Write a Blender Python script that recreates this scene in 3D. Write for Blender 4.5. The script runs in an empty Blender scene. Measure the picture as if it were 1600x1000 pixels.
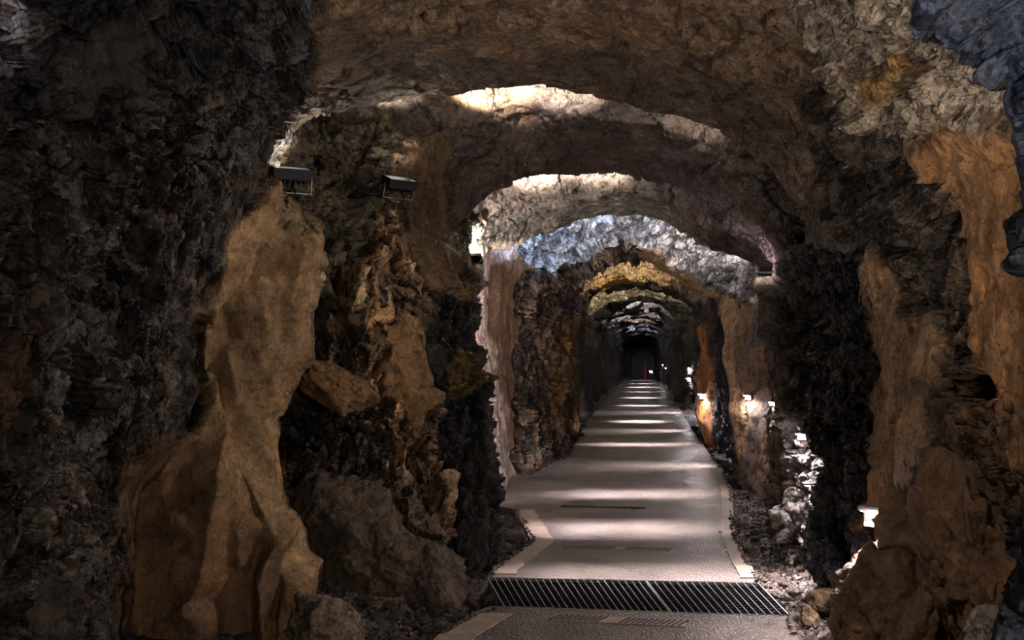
import bpy, bmesh, math, random
import numpy as np
from mathutils import Vector, Matrix
from mathutils.bvhtree import BVHTree

random.seed(7)
C = bpy.context.scene.collection
F = 1556.0; VX, VY, CAMZ = 1003.0, 550.0, 1.5      # pinhole the tracing assumes: 1556 px focal length, eye 1.5 m above the path
END_Y = 60.0

def S(r, g, b):
    f = lambda v: ((v/255+0.055)/1.055)**2.4 if v/255 > 0.04045 else v/255/12.92
    return (f(r), f(g), f(b))

# ------------------------------------------------------------------ noise (numpy)
def _h(x, y, z, seed):
    n = (x.astype(np.uint32)*np.uint32(374761393) + y.astype(np.uint32)*np.uint32(668265263)
         + z.astype(np.uint32)*np.uint32(2654435769) + np.uint32((seed*1274126177) & 0xffffffff))
    n = (n ^ (n >> np.uint32(13)))*np.uint32(1274126177)
    n = (n ^ (n >> np.uint32(16)))*np.uint32(2246822519)
    return n ^ (n >> np.uint32(15))
def _f(h): return h.astype(np.float32)*np.float32(1/4294967296.0)

def perlin(p, seed=0):
    p = p.astype(np.float32); i = np.floor(p).astype(np.int64); f = p-i
    u = f*f*f*(f*(f*6-15)+10)
    out = 0
    for dx in (0, 1):
        wx = u[:, 0] if dx else 1-u[:, 0]
        for dy in (0, 1):
            wy = u[:, 1] if dy else 1-u[:, 1]
            for dz in (0, 1):
                wz = u[:, 2] if dz else 1-u[:, 2]
                h = _h(i[:, 0]+dx, i[:, 1]+dy, i[:, 2]+dz, seed)
                gx = (h & np.uint32(1023)).astype(np.float32)/511.5-1
                gy = ((h >> np.uint32(10)) & np.uint32(1023)).astype(np.float32)/511.5-1
                gz = ((h >> np.uint32(20)) & np.uint32(1023)).astype(np.float32)/511.5-1
                out = out + wx*wy*wz*(gx*(f[:, 0]-dx)+gy*(f[:, 1]-dy)+gz*(f[:, 2]-dz))
    return out*1.4
def fbm(p, o=4, seed=0, gain=0.5):
    a, s, out = 1.0, 1.0, 0
    for k in range(o):
        out = out+a*perlin(p*s+k*17.3, seed+k); a *= gain; s *= 2.03
    return out
def ridged(p, o=3, seed=0):
    a, s, out = 1.0, 1.0, 0
    for k in range(o):
        out = out+a*(1-2*np.abs(perlin(p*s+k*11.1, seed+k))); a *= 0.5; s *= 2.1
    return out
def worley(p, seed=0):
    """distance to the two nearest cell points, offset to the nearest one and three random numbers of its cell"""
    p = p.astype(np.float32); i = np.floor(p).astype(np.int64); f = (p-i).astype(np.float32)
    n = len(p); d1 = np.full(n, 9, np.float32); d2 = np.full(n, 9, np.float32)
    v = np.zeros((n, 3), np.float32); hid = np.zeros(n, np.uint32)
    for dx in (-1, 0, 1):
        for dy in (-1, 0, 1):
            for dz in (-1, 0, 1):
                h = _h(i[:, 0]+dx, i[:, 1]+dy, i[:, 2]+dz, seed)
                h2 = (h*np.uint32(2654435761)) ^ (h >> np.uint32(7))
                rx = f[:, 0]-dx-(h & np.uint32(1023)).astype(np.float32)/1023
                ry = f[:, 1]-dy-((h >> np.uint32(10)) & np.uint32(1023)).astype(np.float32)/1023
                rz = f[:, 2]-dz-((h >> np.uint32(20)) & np.uint32(1023)).astype(np.float32)/1023
                d = rx*rx+ry*ry+rz*rz
                c = d < d1
                d2 = np.where(c, d1, np.minimum(d2, d)); d1 = np.where(c, d, d1)
                v[c, 0] = rx[c]; v[c, 1] = ry[c]; v[c, 2] = rz[c]; hid[c] = h2[c]
    r = np.stack([(hid & np.uint32(1023)), (hid >> np.uint32(10)) & np.uint32(1023), (hid >> np.uint32(20)) & np.uint32(1023)], 1).astype(np.float32)/1023
    return np.sqrt(d1), np.sqrt(d2), v, r
def facets(p, seed=0, tilt=1.0):
    """every cell a plane of its own tilt and height: broken, blocky rock"""
    d1, d2, v, r = worley(p, seed)
    t = (v*(r[:, [1, 2, 0]]-0.5)*2).sum(1)*tilt + (r[:, 0]-0.5)
    crack = np.clip((d2-d1)/0.10, 0, 1)
    return t - 0.35*(1-crack)**2, r, crack
def smooth01(x, a, b):
    t = np.clip((x-a)/(b-a), 0, 1); return t*t*(3-2*t)

# ------------------------------------------------------------------ helpers: objects
def tag(o, label=None, cat=None, group=None, kind=None):
    for k, v in (('label', label), ('category', cat), ('group', group), ('kind', kind)):
        if v: o[k] = v
    return o
def empty(name, loc, label=None, cat=None, group=None):
    o = bpy.data.objects.new(name, None); o.empty_display_size = 0.1; C.objects.link(o); o.location = loc
    return tag(o, label, cat, group)
def link_mesh(name, me, mat, parent=None):
    o = bpy.data.objects.new(name, me); C.objects.link(o)
    if mat: me.materials.append(mat)
    if parent: o.parent = parent
    return o
def from_bm(name, bm, mat, parent=None, smooth=False):
    me = bpy.data.meshes.new(name); bm.to_mesh(me); bm.free()
    if smooth: me.polygons.foreach_set('use_smooth', [True]*len(me.polygons))
    return link_mesh(name, me, mat, parent)
def box(bm, c, s, rot=None, bevel=0):
    m = Matrix.Translation(c) @ (rot.to_4x4() if rot else Matrix()) @ Matrix.Diagonal((s[0], s[1], s[2], 1))
    r = bmesh.ops.create_cube(bm, size=1, matrix=m)
    if bevel:
        es = list({e for v in r['verts'] for e in v.link_edges})
        bmesh.ops.bevel(bm, geom=es, offset=bevel, segments=2, affect='EDGES', profile=0.6)
def tube(bm, pts, rad, n=8):
    prev = None
    pts = [Vector(p) for p in pts]
    for k, p in enumerate(pts):
        d = (pts[min(k+1, len(pts)-1)]-pts[max(k-1, 0)]).normalized()
        a = d.cross(Vector((0, 0, 1)) if abs(d.z) < .9 else Vector((1, 0, 0))).normalized(); b = d.cross(a)
        ring = [bm.verts.new(p+a*math.cos(2*math.pi*q/n)*rad+b*math.sin(2*math.pi*q/n)*rad) for q in range(n)]
        if prev:
            for q in range(n): bm.faces.new((prev[q], prev[(q+1) % n], ring[(q+1) % n], ring[q]))
        else: bm.faces.new(ring[::-1])
        prev = ring
    bm.faces.new(prev)
def px2(px, py, Y):                       # the point at depth Y seen at a pixel of the photograph
    return Vector(((px-VX)*Y/F, Y, CAMZ-(py-VY)*Y/F))
def ground_at(px, py):
    Y = CAMZ*F/(py-VY); return Vector(((px-VX)*Y/F, Y, 0))

# ------------------------------------------------------------------ materials
def nodes_of(name):
    m = bpy.data.materials.new(name); m.use_nodes = True
    nt = m.node_tree; return m, nt, nt.nodes, nt.links, nt.nodes['Principled BSDF']
def simple(name, col, rough=0.5, metal=0.0, noise=0.15, scale=30, bump=0.0, spec=0.5):
    m, nt, N, L, P = nodes_of(name)
    tc = N.new('ShaderNodeTexCoord'); nz = N.new('ShaderNodeTexNoise'); nz.inputs['Scale'].default_value = scale; nz.inputs['Detail'].default_value = 6
    L.new(tc.outputs['Object'], nz.inputs['Vector'])
    mr = N.new('ShaderNodeMapRange'); mr.inputs['From Min'].default_value = .3; mr.inputs['From Max'].default_value = .7
    mr.inputs['To Min'].default_value = 1-noise; mr.inputs['To Max'].default_value = 1+noise
    L.new(nz.outputs['Fac'], mr.inputs['Value'])
    mx = N.new('ShaderNodeVectorMath'); mx.operation = 'SCALE'; mx.inputs[0].default_value = col
    L.new(mr.outputs['Result'], mx.inputs['Scale']); L.new(mx.outputs['Vector'], P.inputs['Base Color'])
    P.inputs['Roughness'].default_value = rough; P.inputs['Metallic'].default_value = metal; P.inputs['Specular IOR Level'].default_value = spec
    if bump:
        b = N.new('ShaderNodeBump'); b.inputs['Strength'].default_value = bump; b.inputs['Distance'].default_value = 0.01
        L.new(nz.outputs['Fac'], b.inputs['Height']); L.new(b.outputs['Normal'], P.inputs['Normal'])
    return m
def glow(name, col, strength):
    m, nt, N, L, P = nodes_of(name)
    tc = N.new('ShaderNodeTexCoord'); nz = N.new('ShaderNodeTexNoise'); nz.inputs['Scale'].default_value = 40
    L.new(tc.outputs['Object'], nz.inputs['Vector'])
    P.inputs['Base Color'].default_value = (.9, .9, .9, 1)
    P.inputs['Emission Color'].default_value = (*col, 1); P.inputs['Emission Strength'].default_value = strength
    L.new(nz.outputs['Fac'], P.inputs['Roughness'])
    return m
def rock_material(name, bump_mul=1.0, pit=.35):
    """colour, roughness and grain strength come from the rock's own vertex attributes; fine mottling, grain and cracks are added here"""
    m, nt, N, L, P = nodes_of(name)
    tc = N.new('ShaderNodeTexCoord')
    at = N.new('ShaderNodeAttribute'); at.attribute_name = 'RockColour'
    rg = N.new('ShaderNodeAttribute'); rg.attribute_name = 'RockRough'
    def noise(scale, detail, rough=0.6, stretch=None, dist=0):
        n = N.new('ShaderNodeTexNoise'); n.inputs['Scale'].default_value = scale; n.inputs['Detail'].default_value = detail
        n.inputs['Roughness'].default_value = rough; n.inputs['Distortion'].default_value = dist
        if stretch:
            mp = N.new('ShaderNodeMapping'); mp.inputs['Scale'].default_value = stretch
            L.new(tc.outputs['Object'], mp.inputs['Vector']); L.new(mp.outputs['Vector'], n.inputs['Vector'])
        else: L.new(tc.outputs['Object'], n.inputs['Vector'])
        return n.outputs['Fac']
    def mrange(v, a, b, c, d):
        r = N.new('ShaderNodeMapRange'); r.inputs['From Min'].default_value = a; r.inputs['From Max'].default_value = b
        r.inputs['To Min'].default_value = c; r.inputs['To Max'].default_value = d; L.new(v, r.inputs['Value']); return r.outputs['Result']
    def mul(a, b):
        n = N.new('ShaderNodeMath'); n.operation = 'MULTIPLY'
        for k, v in enumerate((a, b)):
            if isinstance(v, (int, float)): n.inputs[k].default_value = v
            else: L.new(v, n.inputs[k])
        return n.outputs[0]
    def add(a, b):
        n = N.new('ShaderNodeMath'); n.operation = 'ADD'
        for k, v in enumerate((a, b)):
            if isinstance(v, (int, float)): n.inputs[k].default_value = v
            else: L.new(v, n.inputs[k])
        return n.outputs[0]
    big = noise(2.3, 6, 0.65, None, .6); mid = noise(11, 8, 0.7, None, .4); fine = noise(70, 6, 0.7)
    streak = noise(6, 6, 0.65, (1.6, 1.6, .35), .5)
    pits = noise(19, 5, .7, None, 1.2)
    k = mul(mul(mrange(big, .3, .7, .6, 1.4), mrange(mid, .28, .72, .5, 1.5)), mul(mrange(fine, .3, .7, .62, 1.38), mrange(streak, .3, .7, .7, 1.3)))
    k = mul(k, mrange(pits, .36, .47, pit, 1.0))
    sl0 = N.new('ShaderNodeAttribute'); sl0.attribute_name = 'RockSlate'
    k = mul(k, add(1.0, mul(sl0.outputs['Fac'], mrange(noise(8, 6, .65, (1.5, 1.5, .14), .4), .32, .68, -.6, .7))))
    mx = N.new('ShaderNodeVectorMath'); mx.operation = 'SCALE'; L.new(at.outputs['Color'], mx.inputs[0]); L.new(k, mx.inputs['Scale'])
    # ochre and grey mineral flecks
    mixr = N.new('ShaderNodeMix'); mixr.data_type = 'RGBA'; mixr.blend_type = 'MULTIPLY'
    L.new(mrange(noise(5, 5, .6, None, 1.0), .52, .66, 0, .6), mixr.inputs['Factor'])
    L.new(mx.outputs['Vector'], mixr.inputs['A']); mixr.inputs['B'].default_value = (1.12, .95, .74, 1)
    L.new(mixr.outputs['Result'], P.inputs['Base Color'])
    L.new(add(rg.outputs['Fac'], mrange(mid, .3, .7, -.14, .14)), P.inputs['Roughness'])
    P.inputs['Specular IOR Level'].default_value = 0.5
    b1 = N.new('ShaderNodeBump'); b1.inputs['Strength'].default_value = 1.0*bump_mul; b1.inputs['Distance'].default_value = 0.04
    sl = N.new('ShaderNodeAttribute'); sl.attribute_name = 'RockSlate'
    blade = noise(9, 5, .6, (1.5, 1.5, .16), .35)
    h = add(add(mul(mid, 1.0), add(mul(streak, .5), mul(sl.outputs['Fac'], mrange(blade, .35, .65, 0, 1.4)))), mrange(pits, .34, .50, -.35, 0)); L.new(h, b1.inputs['Height'])
    b2 = N.new('ShaderNodeBump'); b2.inputs['Strength'].default_value = 1.0*bump_mul; b2.inputs['Distance'].default_value = 0.008
    L.new(add(fine, mul(noise(28, 6, .7), 1.5)), b2.inputs['Height']); L.new(b1.outputs['Normal'], b2.inputs['Normal'])
    # small broken facets: every cell of stone tilts its own way
    fa = N.new('ShaderNodeAttribute'); fa.attribute_name = 'RockFacet'
    wn = N.new('ShaderNodeTexNoise'); wn.inputs['Scale'].default_value = 9; wn.inputs['Detail'].default_value = 3; L.new(tc.outputs['Object'], wn.inputs['Vector'])
    wv = N.new('ShaderNodeVectorMath'); wv.operation = 'MULTIPLY_ADD'; L.new(wn.outputs['Color'], wv.inputs[0]); wv.inputs[1].default_value = (.07, .07, .07); L.new(tc.outputs['Object'], wv.inputs[2])
    def facet(scale, amp, stretch):
        mp = N.new('ShaderNodeMapping'); mp.inputs['Scale'].default_value = tuple(scale*q for q in stretch); mp.inputs['Rotation'].default_value = (.25, .2, 0)
        L.new(wv.outputs['Vector'], mp.inputs['Vector'])
        vo = N.new('ShaderNodeTexVoronoi'); vo.inputs['Scale'].default_value = 1.0; L.new(mp.outputs['Vector'], vo.inputs['Vector'])
        d = N.new('ShaderNodeVectorMath'); d.operation = 'SUBTRACT'; L.new(mp.outputs['Vector'], d.inputs[0]); L.new(vo.outputs['Position'], d.inputs[1])
        c = N.new('ShaderNodeVectorMath'); c.operation = 'SUBTRACT'; L.new(vo.outputs['Color'], c.inputs[0]); c.inputs[1].default_value = (.5, .5, .5)
        t = N.new('ShaderNodeVectorMath'); t.operation = 'DOT_PRODUCT'; L.new(d.outputs['Vector'], t.inputs[0]); L.new(c.outputs['Vector'], t.inputs[1])
        return mul(t.outputs['Value'], amp/scale*2), vo.outputs['Color']
    h1, c1 = facet(9, .9, (1, 1, .5)); h2, c2 = facet(26, .9, (1, 1, .6)); h3, c3 = facet(70, .7, (1, 1, .8))
    b3 = N.new('ShaderNodeBump'); b3.inputs['Strength'].default_value = 1.0; b3.inputs['Distance'].default_value = 1.0
    L.new(mul(add(add(h1, h2), h3), fa.outputs['Fac']), b3.inputs['Height']); L.new(b2.outputs['Normal'], b3.inputs['Normal'])
    L.new(b3.outputs['Normal'], P.inputs['Normal'])
    return m
M_rock = rock_material('rock')
M_smooth = rock_material('flowstone_rock', 0.7, .72)
M_dark_metal = simple('dark_metal', S(38, 38, 40), .45, .7, .2, 40)
M_grey_metal = simple('galvanised_metal', S(150, 148, 144), .38, .85, .2, 60)
M_hood = simple('cast_lamp_housing', S(120, 112, 106), .5, .3, .15, 50)
M_glow = glow('lamp_lens_glow', (1.0, .93, .95), 22)
M_glow_flood = glow('flood_lens_glow', (1.0, .95, .9), 14)
M_red = simple('red_paint', S(120, 28, 30), .5, 0, .15, 20)
M_black = simple('black_door_paint', S(15, 15, 18), .7, .1, .3, 6)
M_slot = simple('dark_slot_iron', S(46, 34, 30), .6, .1, .3, 40)
M_frame = simple('worn_drain_frame', S(150, 134, 122), .55, 0, .25, 40)

# ------------------------------------------------------------------ the tunnel: rings of the rock profile, from behind the camera to the far end
TH = np.radians(np.linspace(252, -72, 1250)).astype(np.float64)
def ring(pts):
    """pts: (px, py, depth) along the profile from the left base over the roof to the right base"""
    a = []
    for px, py, Y in pts:
        dx, dy = px-VX, VY-py
        t = math.degrees(math.atan2(dy, dx))
        if t < -90: t += 360
        a.append((t, math.hypot(dx, dy)*Y/F, Y))
    return polar(a)
def polar(a):
    a = sorted(a, key=lambda q: q[0])
    # below the last traced point the wall drops straight down under the ground
    lo, hi = a[0], a[-1]
    t = np.degrees(TH)
    ts = np.array([q[0] for q in a]); R = np.interp(t, ts, [q[1] for q in a]); Y = np.interp(t, ts, [q[2] for q in a])
    for (tb, Rb, _), side in ((lo, t < lo[0]), (hi, t > hi[0])):
        xb = Rb*math.cos(math.radians(tb))*1.06
        c = np.cos(TH[side]); R[side] = np.maximum(Rb, np.abs(xb)/np.maximum(np.abs(c), .12))
    ker = np.array([1, 2, 3, 2, 1.]); ker /= ker.sum()
    R = np.convolve(np.pad(R, 2, 'edge'), ker, 'valid'); Y = np.convolve(np.pad(Y, 2, 'edge'), ker, 'valid')
    return R, Y
def flat(Y, xl, xr, top, zb=0):
    """a plain arch profile in metres"""
    a = []
    for t in range(250, -71, -6):
        c, s = math.cos(math.radians(t)), math.sin(math.radians(t))
        w = -xl if c < 0 else xr
        h = top-CAMZ if s > 0 else 9
        p = 2.6
        R = (abs(c/w)**p+abs(s/h)**p)**(-1/p) if s > 0 else min(w/max(abs(c), .05), 3.2)
        a.append((t, R, Y))
    return polar(a)
rings = []
rings.append(flat(-6, -1.9, 1.7, 3.0)); rings.append(flat(-2.5, -2.0, 1.7, 3.2)); rings.append(flat(0.2, -2.1, 1.5, 3.2))
# foreground rib on the right
rings.append(ring([(-450,1100,2.2),(-520,550,2.3),(-400,0,2.2),(0,-480,2.3),(600,-520,2.5),(1003,-480,2.5),(1200,-330,2.3),(1350,-110,2.0),(1418,-15,1.9),(1450,36,1.8),(1490,66,1.78),(1540,102,1.75),(1575,132,1.72),(1602,170,1.7),(1608,230,1.7),(1598,300,1.7),(1592,350,1.7),(1593,500,1.7),(1602,600,1.7),(1604,700,1.7),(1588,795,1.7),(1585,835,1.7),(1598,865,1.7),(1574,910,1.7),(1564,1000,1.7),(1540,1200,1.7)]))
rings.append(ring([(-150,1060,2.8),(-170,550,2.9),(-100,0,2.8),(100,-250,2.8),(600,-280,2.9),(1003,-270,2.9),(1250,-200,2.8),(1450,-100,2.6),(1650,60,2.5),(1720,200,2.5),(1740,600,2.5),(1740,1000,2.5)]))
rings.append(ring([(-40,1060,3.3),(-30,700,3.4),(-20,550,3.4),(-15,100,3.4),(25,-10,3.5),(200,-70,3.6),(480,-110,3.8),(1003,-100,3.9),(1260,-70,3.8),(1425,15,3.6),(1560,140,3.4),(1640,220,3.4),(1620,400,3.6),(1615,700,3.7),(1610,1000,3.7)]))
rings.append(ring([(130,1060,4.3),(140,780,4.4),(170,550,4.5),(200,300,4.6),(270,140,4.7),(470,60,4.8),(700,30,5),(1003,20,5),(1258,90,4.8),(1380,225,4.4),(1500,330,4.2),(1550,450,4.2),(1530,600,4.3),(1505,720,4.4),(1480,1000,4.6)]))
rings.append(ring([(190,1080,4.8),(205,1000,4.9),(205,900,4.9),(215,770,5),(290,680,5),(298,600,5.1),(297,500,5.1),(330,430,5.2),(370,340,5.3),(395,280,5.4),(420,220,5.5),(450,165,5.6),(600,130,5.7),(800,105,5.7),(1003,115,5.7),(1150,150,5.6),(1250,200,5.5),(1340,330,5.4),(1372,400,5.5),(1374,560,5.6),(1362,700,5.6),(1360,800,5.6),(1350,960,5.7)]))
# first arch edge, tan flake, ridge of the buttress
KMARK = len(rings)
rings.append(ring([(480,1040,4.95),(440,860,5.1),(400,770,5.15),(340,660,5.2),(302,570,5.2),(310,500,5.25),(385,440,5.4),(405,400,5.5),(413,340,5.6),(415,295,5.65),(402,265,5.7),(430,225,5.8),(455,182,5.9),(520,180,5.9),(600,160,6),(700,150,6),(800,139,6),(835,136,6),(900,150,6),(1000,168,6),(1080,188,6),(1150,225,6),(1210,280,6),(1240,335,6),(1256,380,6),(1262,440,6),(1268,500,6.1),(1275,600,6.1),(1280,700,6.1),(1286,800,6.1),(1292,880,6.15),(1300,950,6.15)]))
# right-hand silhouette of the buttress, first roof recess
rings.append(ring([(505,1020,5.35),(484,960,5.35),(492,900,5.4),(470,830,5.45),(442,760,5.5),(436,650,5.55),(455,615,5.6),(490,560,5.6),(492,480,5.65),(512,410,5.7),(500,340,5.85),(440,300,6.0),(450,250,6.1),(480,212,6.2),(520,172,6.4),(600,140,6.5),(700,112,6.6),(800,92,6.6),(900,100,6.6),(1000,128,6.6),(1080,158,6.5),(1150,200,6.5),(1230,285,6.5),(1275,350,6.5),(1300,420,6.6),(1305,600,6.6),(1312,800,6.6),(1312,930,6.6)]))
rings.append(ring([(470,1000,5.6),(440,930,5.7),(420,850,5.8),(400,760,5.95),(400,680,6.0),(430,600,6.05),(445,500,6.1),(480,420,6.15),(500,350,6.2),(520,270,6.35),(560,215,6.5),(600,182,6.6),(650,165,6.7),(705,160,6.75),(800,118,6.85),(850,124,6.85),(940,146,6.85),(1000,164,6.85),(1080,190,6.85),(1150,240,6.75),(1220,320,6.7),(1262,390,6.7),(1292,450,6.75),(1290,600,6.75),(1280,700,6.75),(1270,800,6.75),(1272,915,6.7)]))
# rubble wall and front of the second arch
rings.append(ring([(590,985,5.6),(560,900,5.85),(550,800,6.05),(535,650,6.2),(540,500,6.3),(560,420,6.4),(590,330,6.5),(620,262,6.6),(650,225,6.7),(705,198,6.8),(760,176,6.9),(800,160,7),(850,168,7),(940,190,7),(1000,192,7),(1080,214,7),(1150,264,6.9),(1205,330,6.85),(1235,400,6.8),(1270,450,6.9),(1266,600,6.9),(1256,700,6.9),(1246,800,6.85),(1240,900,6.8)]))
rings.append(ring([(705,960,5.85),(712,900,6),(704,800,6.2),(690,700,6.35),(674,600,6.45),(664,500,6.55),(668,456,6.6),(722,448,6.9),(724,400,7),(702,386,7.05),(705,358,7.1),(735,330,7.25),(770,300,7.4),(830,280,7.6),(900,277,7.8),(980,276,7.9),(995,286,7.9),(1060,302,7.8),(1090,336,7.7),(1120,355,7.6),(1180,388,7.4),(1200,405,7.3),(1206,450,7.2),(1208,500,7.2),(1214,600,7.15),(1216,700,7.05),(1220,800,6.95),(1215,890,6.9)]))
rings.append(ring([(650,960,6.0),(650,850,6.4),(640,650,6.8),(640,500,6.9),(676,440,7.2),(680,385,7.5),(700,342,7.8),(765,280,8.15),(830,246,8.25),(900,230,8.3),(980,230,8.3),(1060,262,8.2),(1100,318,8.1),(1180,370,8),(1218,400,8),(1236,450,8),(1238,600,8),(1242,700,7.8),(1242,800,7.6),(1236,880,7.4)]))
rings.append(ring([(705,920,6.5),(712,870,6.9),(702,700,7.1),(690,550,7.3),(688,470,7.45),(712,418,7.8),(738,372,8.2),(760,336,8.5),(800,320,8.7),(850,315,8.8),(930,306,8.8),(985,299,8.8),(1050,312,8.8),(1092,352,8.6),(1150,386,8.5),(1203,412,8.4),(1218,470,8.6),(1218,600,8.8),(1212,700,8.9),(1206,800,8.7),(1200,850,8.4)]))
# third arch
rings.append(ring([(778,880,7.2),(776,760,7.4),(748,640,7.6),(740,560,7.8),(737,500,7.9),(746,440,8.1),(748,402,8.4),(765,386,8.9),(820,379,9.2),(870,370,9.4),(900,351,9.5),(950,341,9.6),(985,336,9.6),(1040,347,9.5),(1062,366,9.4),(1110,391,9.2),(1150,398,9.1),(1196,430,9),(1206,470,9.2),(1203,600,9.8),(1202,700,10),(1200,790,9.9)]))
rings.append(ring([(757,860,7.9),(745,750,8.5),(722,600,9),(720,480,9.3),(735,405,9.6),(785,352,10),(855,322,10.2),(920,302,10.4),(985,292,10.4),(1060,308,10.3),(1125,356,10.2),(1203,415,10.2),(1220,460,10.2),(1212,600,10.5),(1206,700,10.5),(1200,790,10.2)]))
rings.append(ring([(790,752,11.6),(768,690,11.3),(756,600,11),(753,500,11),(765,430,11),(790,402,11.2),(860,360,11.5),(950,330,11.7),(1000,326,11.7),(1070,346,11.4),(1130,390,11),(1198,440,10.6),(1200,500,10.55),(1196,650,10.55),(1190,780,10.45)]))
rings.append(ring([(812,738,12.4),(800,690,12.3),(796,600,12.3),(794,500,12.3),(802,442,12.3),(850,426,12.5),(900,406,12.6),(966,370,12.7),(1000,378,12.7),(1050,412,12.3),(1100,442,12),(1185,466,10.9),(1186,500,10.7),(1184,650,10.7),(1178,770,10.65)]))
# fourth arch
rings.append(ring([(892,712,14.4),(878,690,14.5),(880,640,14.6),(892,600,14.7),(897,560,14.7),(901,500,14.7),(902,466,14.7),(920,438,14.7),(942,426,14.7),(962,413,14.8),(1000,406,14.8),(1040,420,14.6),(1080,444,14.2),(1118,462,12.5),(1127,500,11.2),(1132,560,11),(1141,640,11),(1152,700,10.95),(1164,770,10.85)]))
rings.append(ring([(872,690,15.8),(882,600,16.2),(884,500,16.4),(908,428,16.6),(960,402,16.8),(1000,396,16.8),(1050,411,16.4),(1112,446,15.2),(1148,480,13.5),(1152,600,13),(1166,730,12.6)]))
rings.append(ring([(893,690,16.8),(894,600,17.6),(894,520,17.8),(916,456,18.2),(958,436,18.3),(1000,434,18.3),(1045,446,18),(1095,476,17),(1117,520,15.6),(1117,600,15.3),(1120,700,15.1)]))
rings.append(ring([(908,667,19.6),(906,600,20),(904,540,20),(904,490,20),(930,464,20),(952,456,20.2),(1000,453,20.2),(1050,463,20),(1084,482,19),(1088,515,16.6),(1084,600,16),(1090,650,15.9),(1106,696,15.8)]))
rng = np.random.RandomState(5)
EDGES = [(26.5,-1.25,1.15,2.78),(31.5,-1.3,1.05,2.74),(36,-1.25,1.1,2.72),(41,-1.25,1.05,2.68),(46,-1.2,.95,2.6),(51.5,-1.15,.9,2.52),(57.5,-1.0,.8,2.25)]
far = [(24.0,-1.5,1.6,2.80,0)]
for e, xl, xr, top in EDGES[:-1]: far += [(e,xl,xr,top,1),(e+1.2,xl-.38,xr+.5,top+.42,0),(e+3,xl-.25,xr+.3,top-.03,0)]
far += [(57.5,-1.0,.8,2.25,1),(END_Y+.4,-1.0,.8,2.15,1)]
rings.append(flat(21.4,-1.6,1.7,3.25))
for Y, xl, xr, top, k in far:
    Rf, Yf0 = flat(Y, xl, xr, top)
    q = np.stack([np.cos(TH)*2.2+Y*3.1, np.sin(TH)*2.2, TH*0+Y], 1)
    rings.append((Rf*(1+.10*fbm(q, 3, 77)), Yf0+.35*fbm(q*.8+9, 2, 78)))

Rr = np.array([r[0] for r in rings]); Yr = np.array([r[1] for r in rings])
# steps between rings follow their size in view
Rs, Ys, Ts = [], [], []
for k in range(len(rings)-1):
    P0 = np.stack([Rr[k]*np.cos(TH), Rr[k]*np.sin(TH), Yr[k]], 1); P1 = np.stack([Rr[k+1]*np.cos(TH), Rr[k+1]*np.sin(TH), Yr[k+1]], 1)
    d = np.linalg.norm(P1-P0, axis=1)/np.maximum(np.maximum(Yr[k], Yr[k+1])*.5+np.minimum(Yr[k], Yr[k+1])*.5, 1.6)*F
    n = int(np.clip(np.percentile(d, 92)/3.9, 6, 105))
    if Yr[k].mean() < 0: n = 10
    for q in range(n):
        t = q/n; Ts.append(k+t); Rs.append(Rr[k]*(1-t)+Rr[k+1]*t); Ys.append(Yr[k]*(1-t)+Yr[k+1]*t)
Rs.append(Rr[-1]); Ys.append(Yr[-1]); Ts.append(len(rings)-1)
R = np.array(Rs); Yg = np.array(Ys)
for _ in range(2):                                  # round the creases a little
    R[1:-1] = .25*R[:-2]+.5*R[1:-1]+.25*R[2:]; Yg[1:-1] = .25*Yg[:-2]+.5*Yg[1:-1]+.25*Yg[2:]
Ts = np.array(Ts); thd_ = np.degrees(TH)
def deepen(k0, k1, depth, a0, a1, b1, b0):            # hollow the roof out behind an arch edge
    u = np.clip((Ts-k0)/(k1-k0), 0, 1); b = np.sin(np.pi*u)**.7
    m = smooth01(thd_, a0, a1)*(1-smooth01(thd_, b1, b0))
    global R; R = R+depth*b[:, None]*m[None]
K1 = KMARK
deepen(K1, K1+3, .36, 30, 50, 132, 150); deepen(K1+4, K1+6, .40, 35, 55, 130, 145); deepen(K1+7, K1+10, .42, 25, 45, 135, 155); deepen(K1+11, K1+13, .35, 35, 55, 130, 150)
nv, nu = R.shape
G = np.stack([R*np.cos(TH)[None], Yg, CAMZ+R*np.sin(TH)[None]], 2)
def grid_normals(G):
    du = np.gradient(G, axis=1); dv = np.gradient(G, axis=0)
    n = np.cross(du, dv); n /= np.maximum(np.linalg.norm(n, axis=2, keepdims=True), 1e-9)
    return n
def blur(A, it):
    for _ in range(it):
        A[1:-1] = .25*A[:-2]+.5*A[1:-1]+.25*A[2:]; A[:, 1:-1] = .25*A[:, :-2]+.5*A[:, 1:-1]+.25*A[:, 2:]
    return A
Nm = blur(grid_normals(G), 6)
Nm /= np.maximum(np.linalg.norm(Nm, axis=2, keepdims=True), 1e-9)
# make them point into the tunnel
inward = np.stack([-np.cos(TH)[None]+0*R, 0*R, -np.sin(TH)[None]+0*R], 2)
if (Nm*inward).sum(2).mean() < 0: Nm = -Nm
P = G.reshape(-1, 3).astype(np.float32); Nf = Nm.reshape(-1, 3).astype(np.float32)
Yf = P[:, 1]; Ysafe = np.maximum(Yf, .6)
PX = VX+F*P[:, 0]/Ysafe; PY = VY-F*(P[:, 2]-CAMZ)/Ysafe
THd = np.degrees(np.tile(TH, nv))

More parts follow.
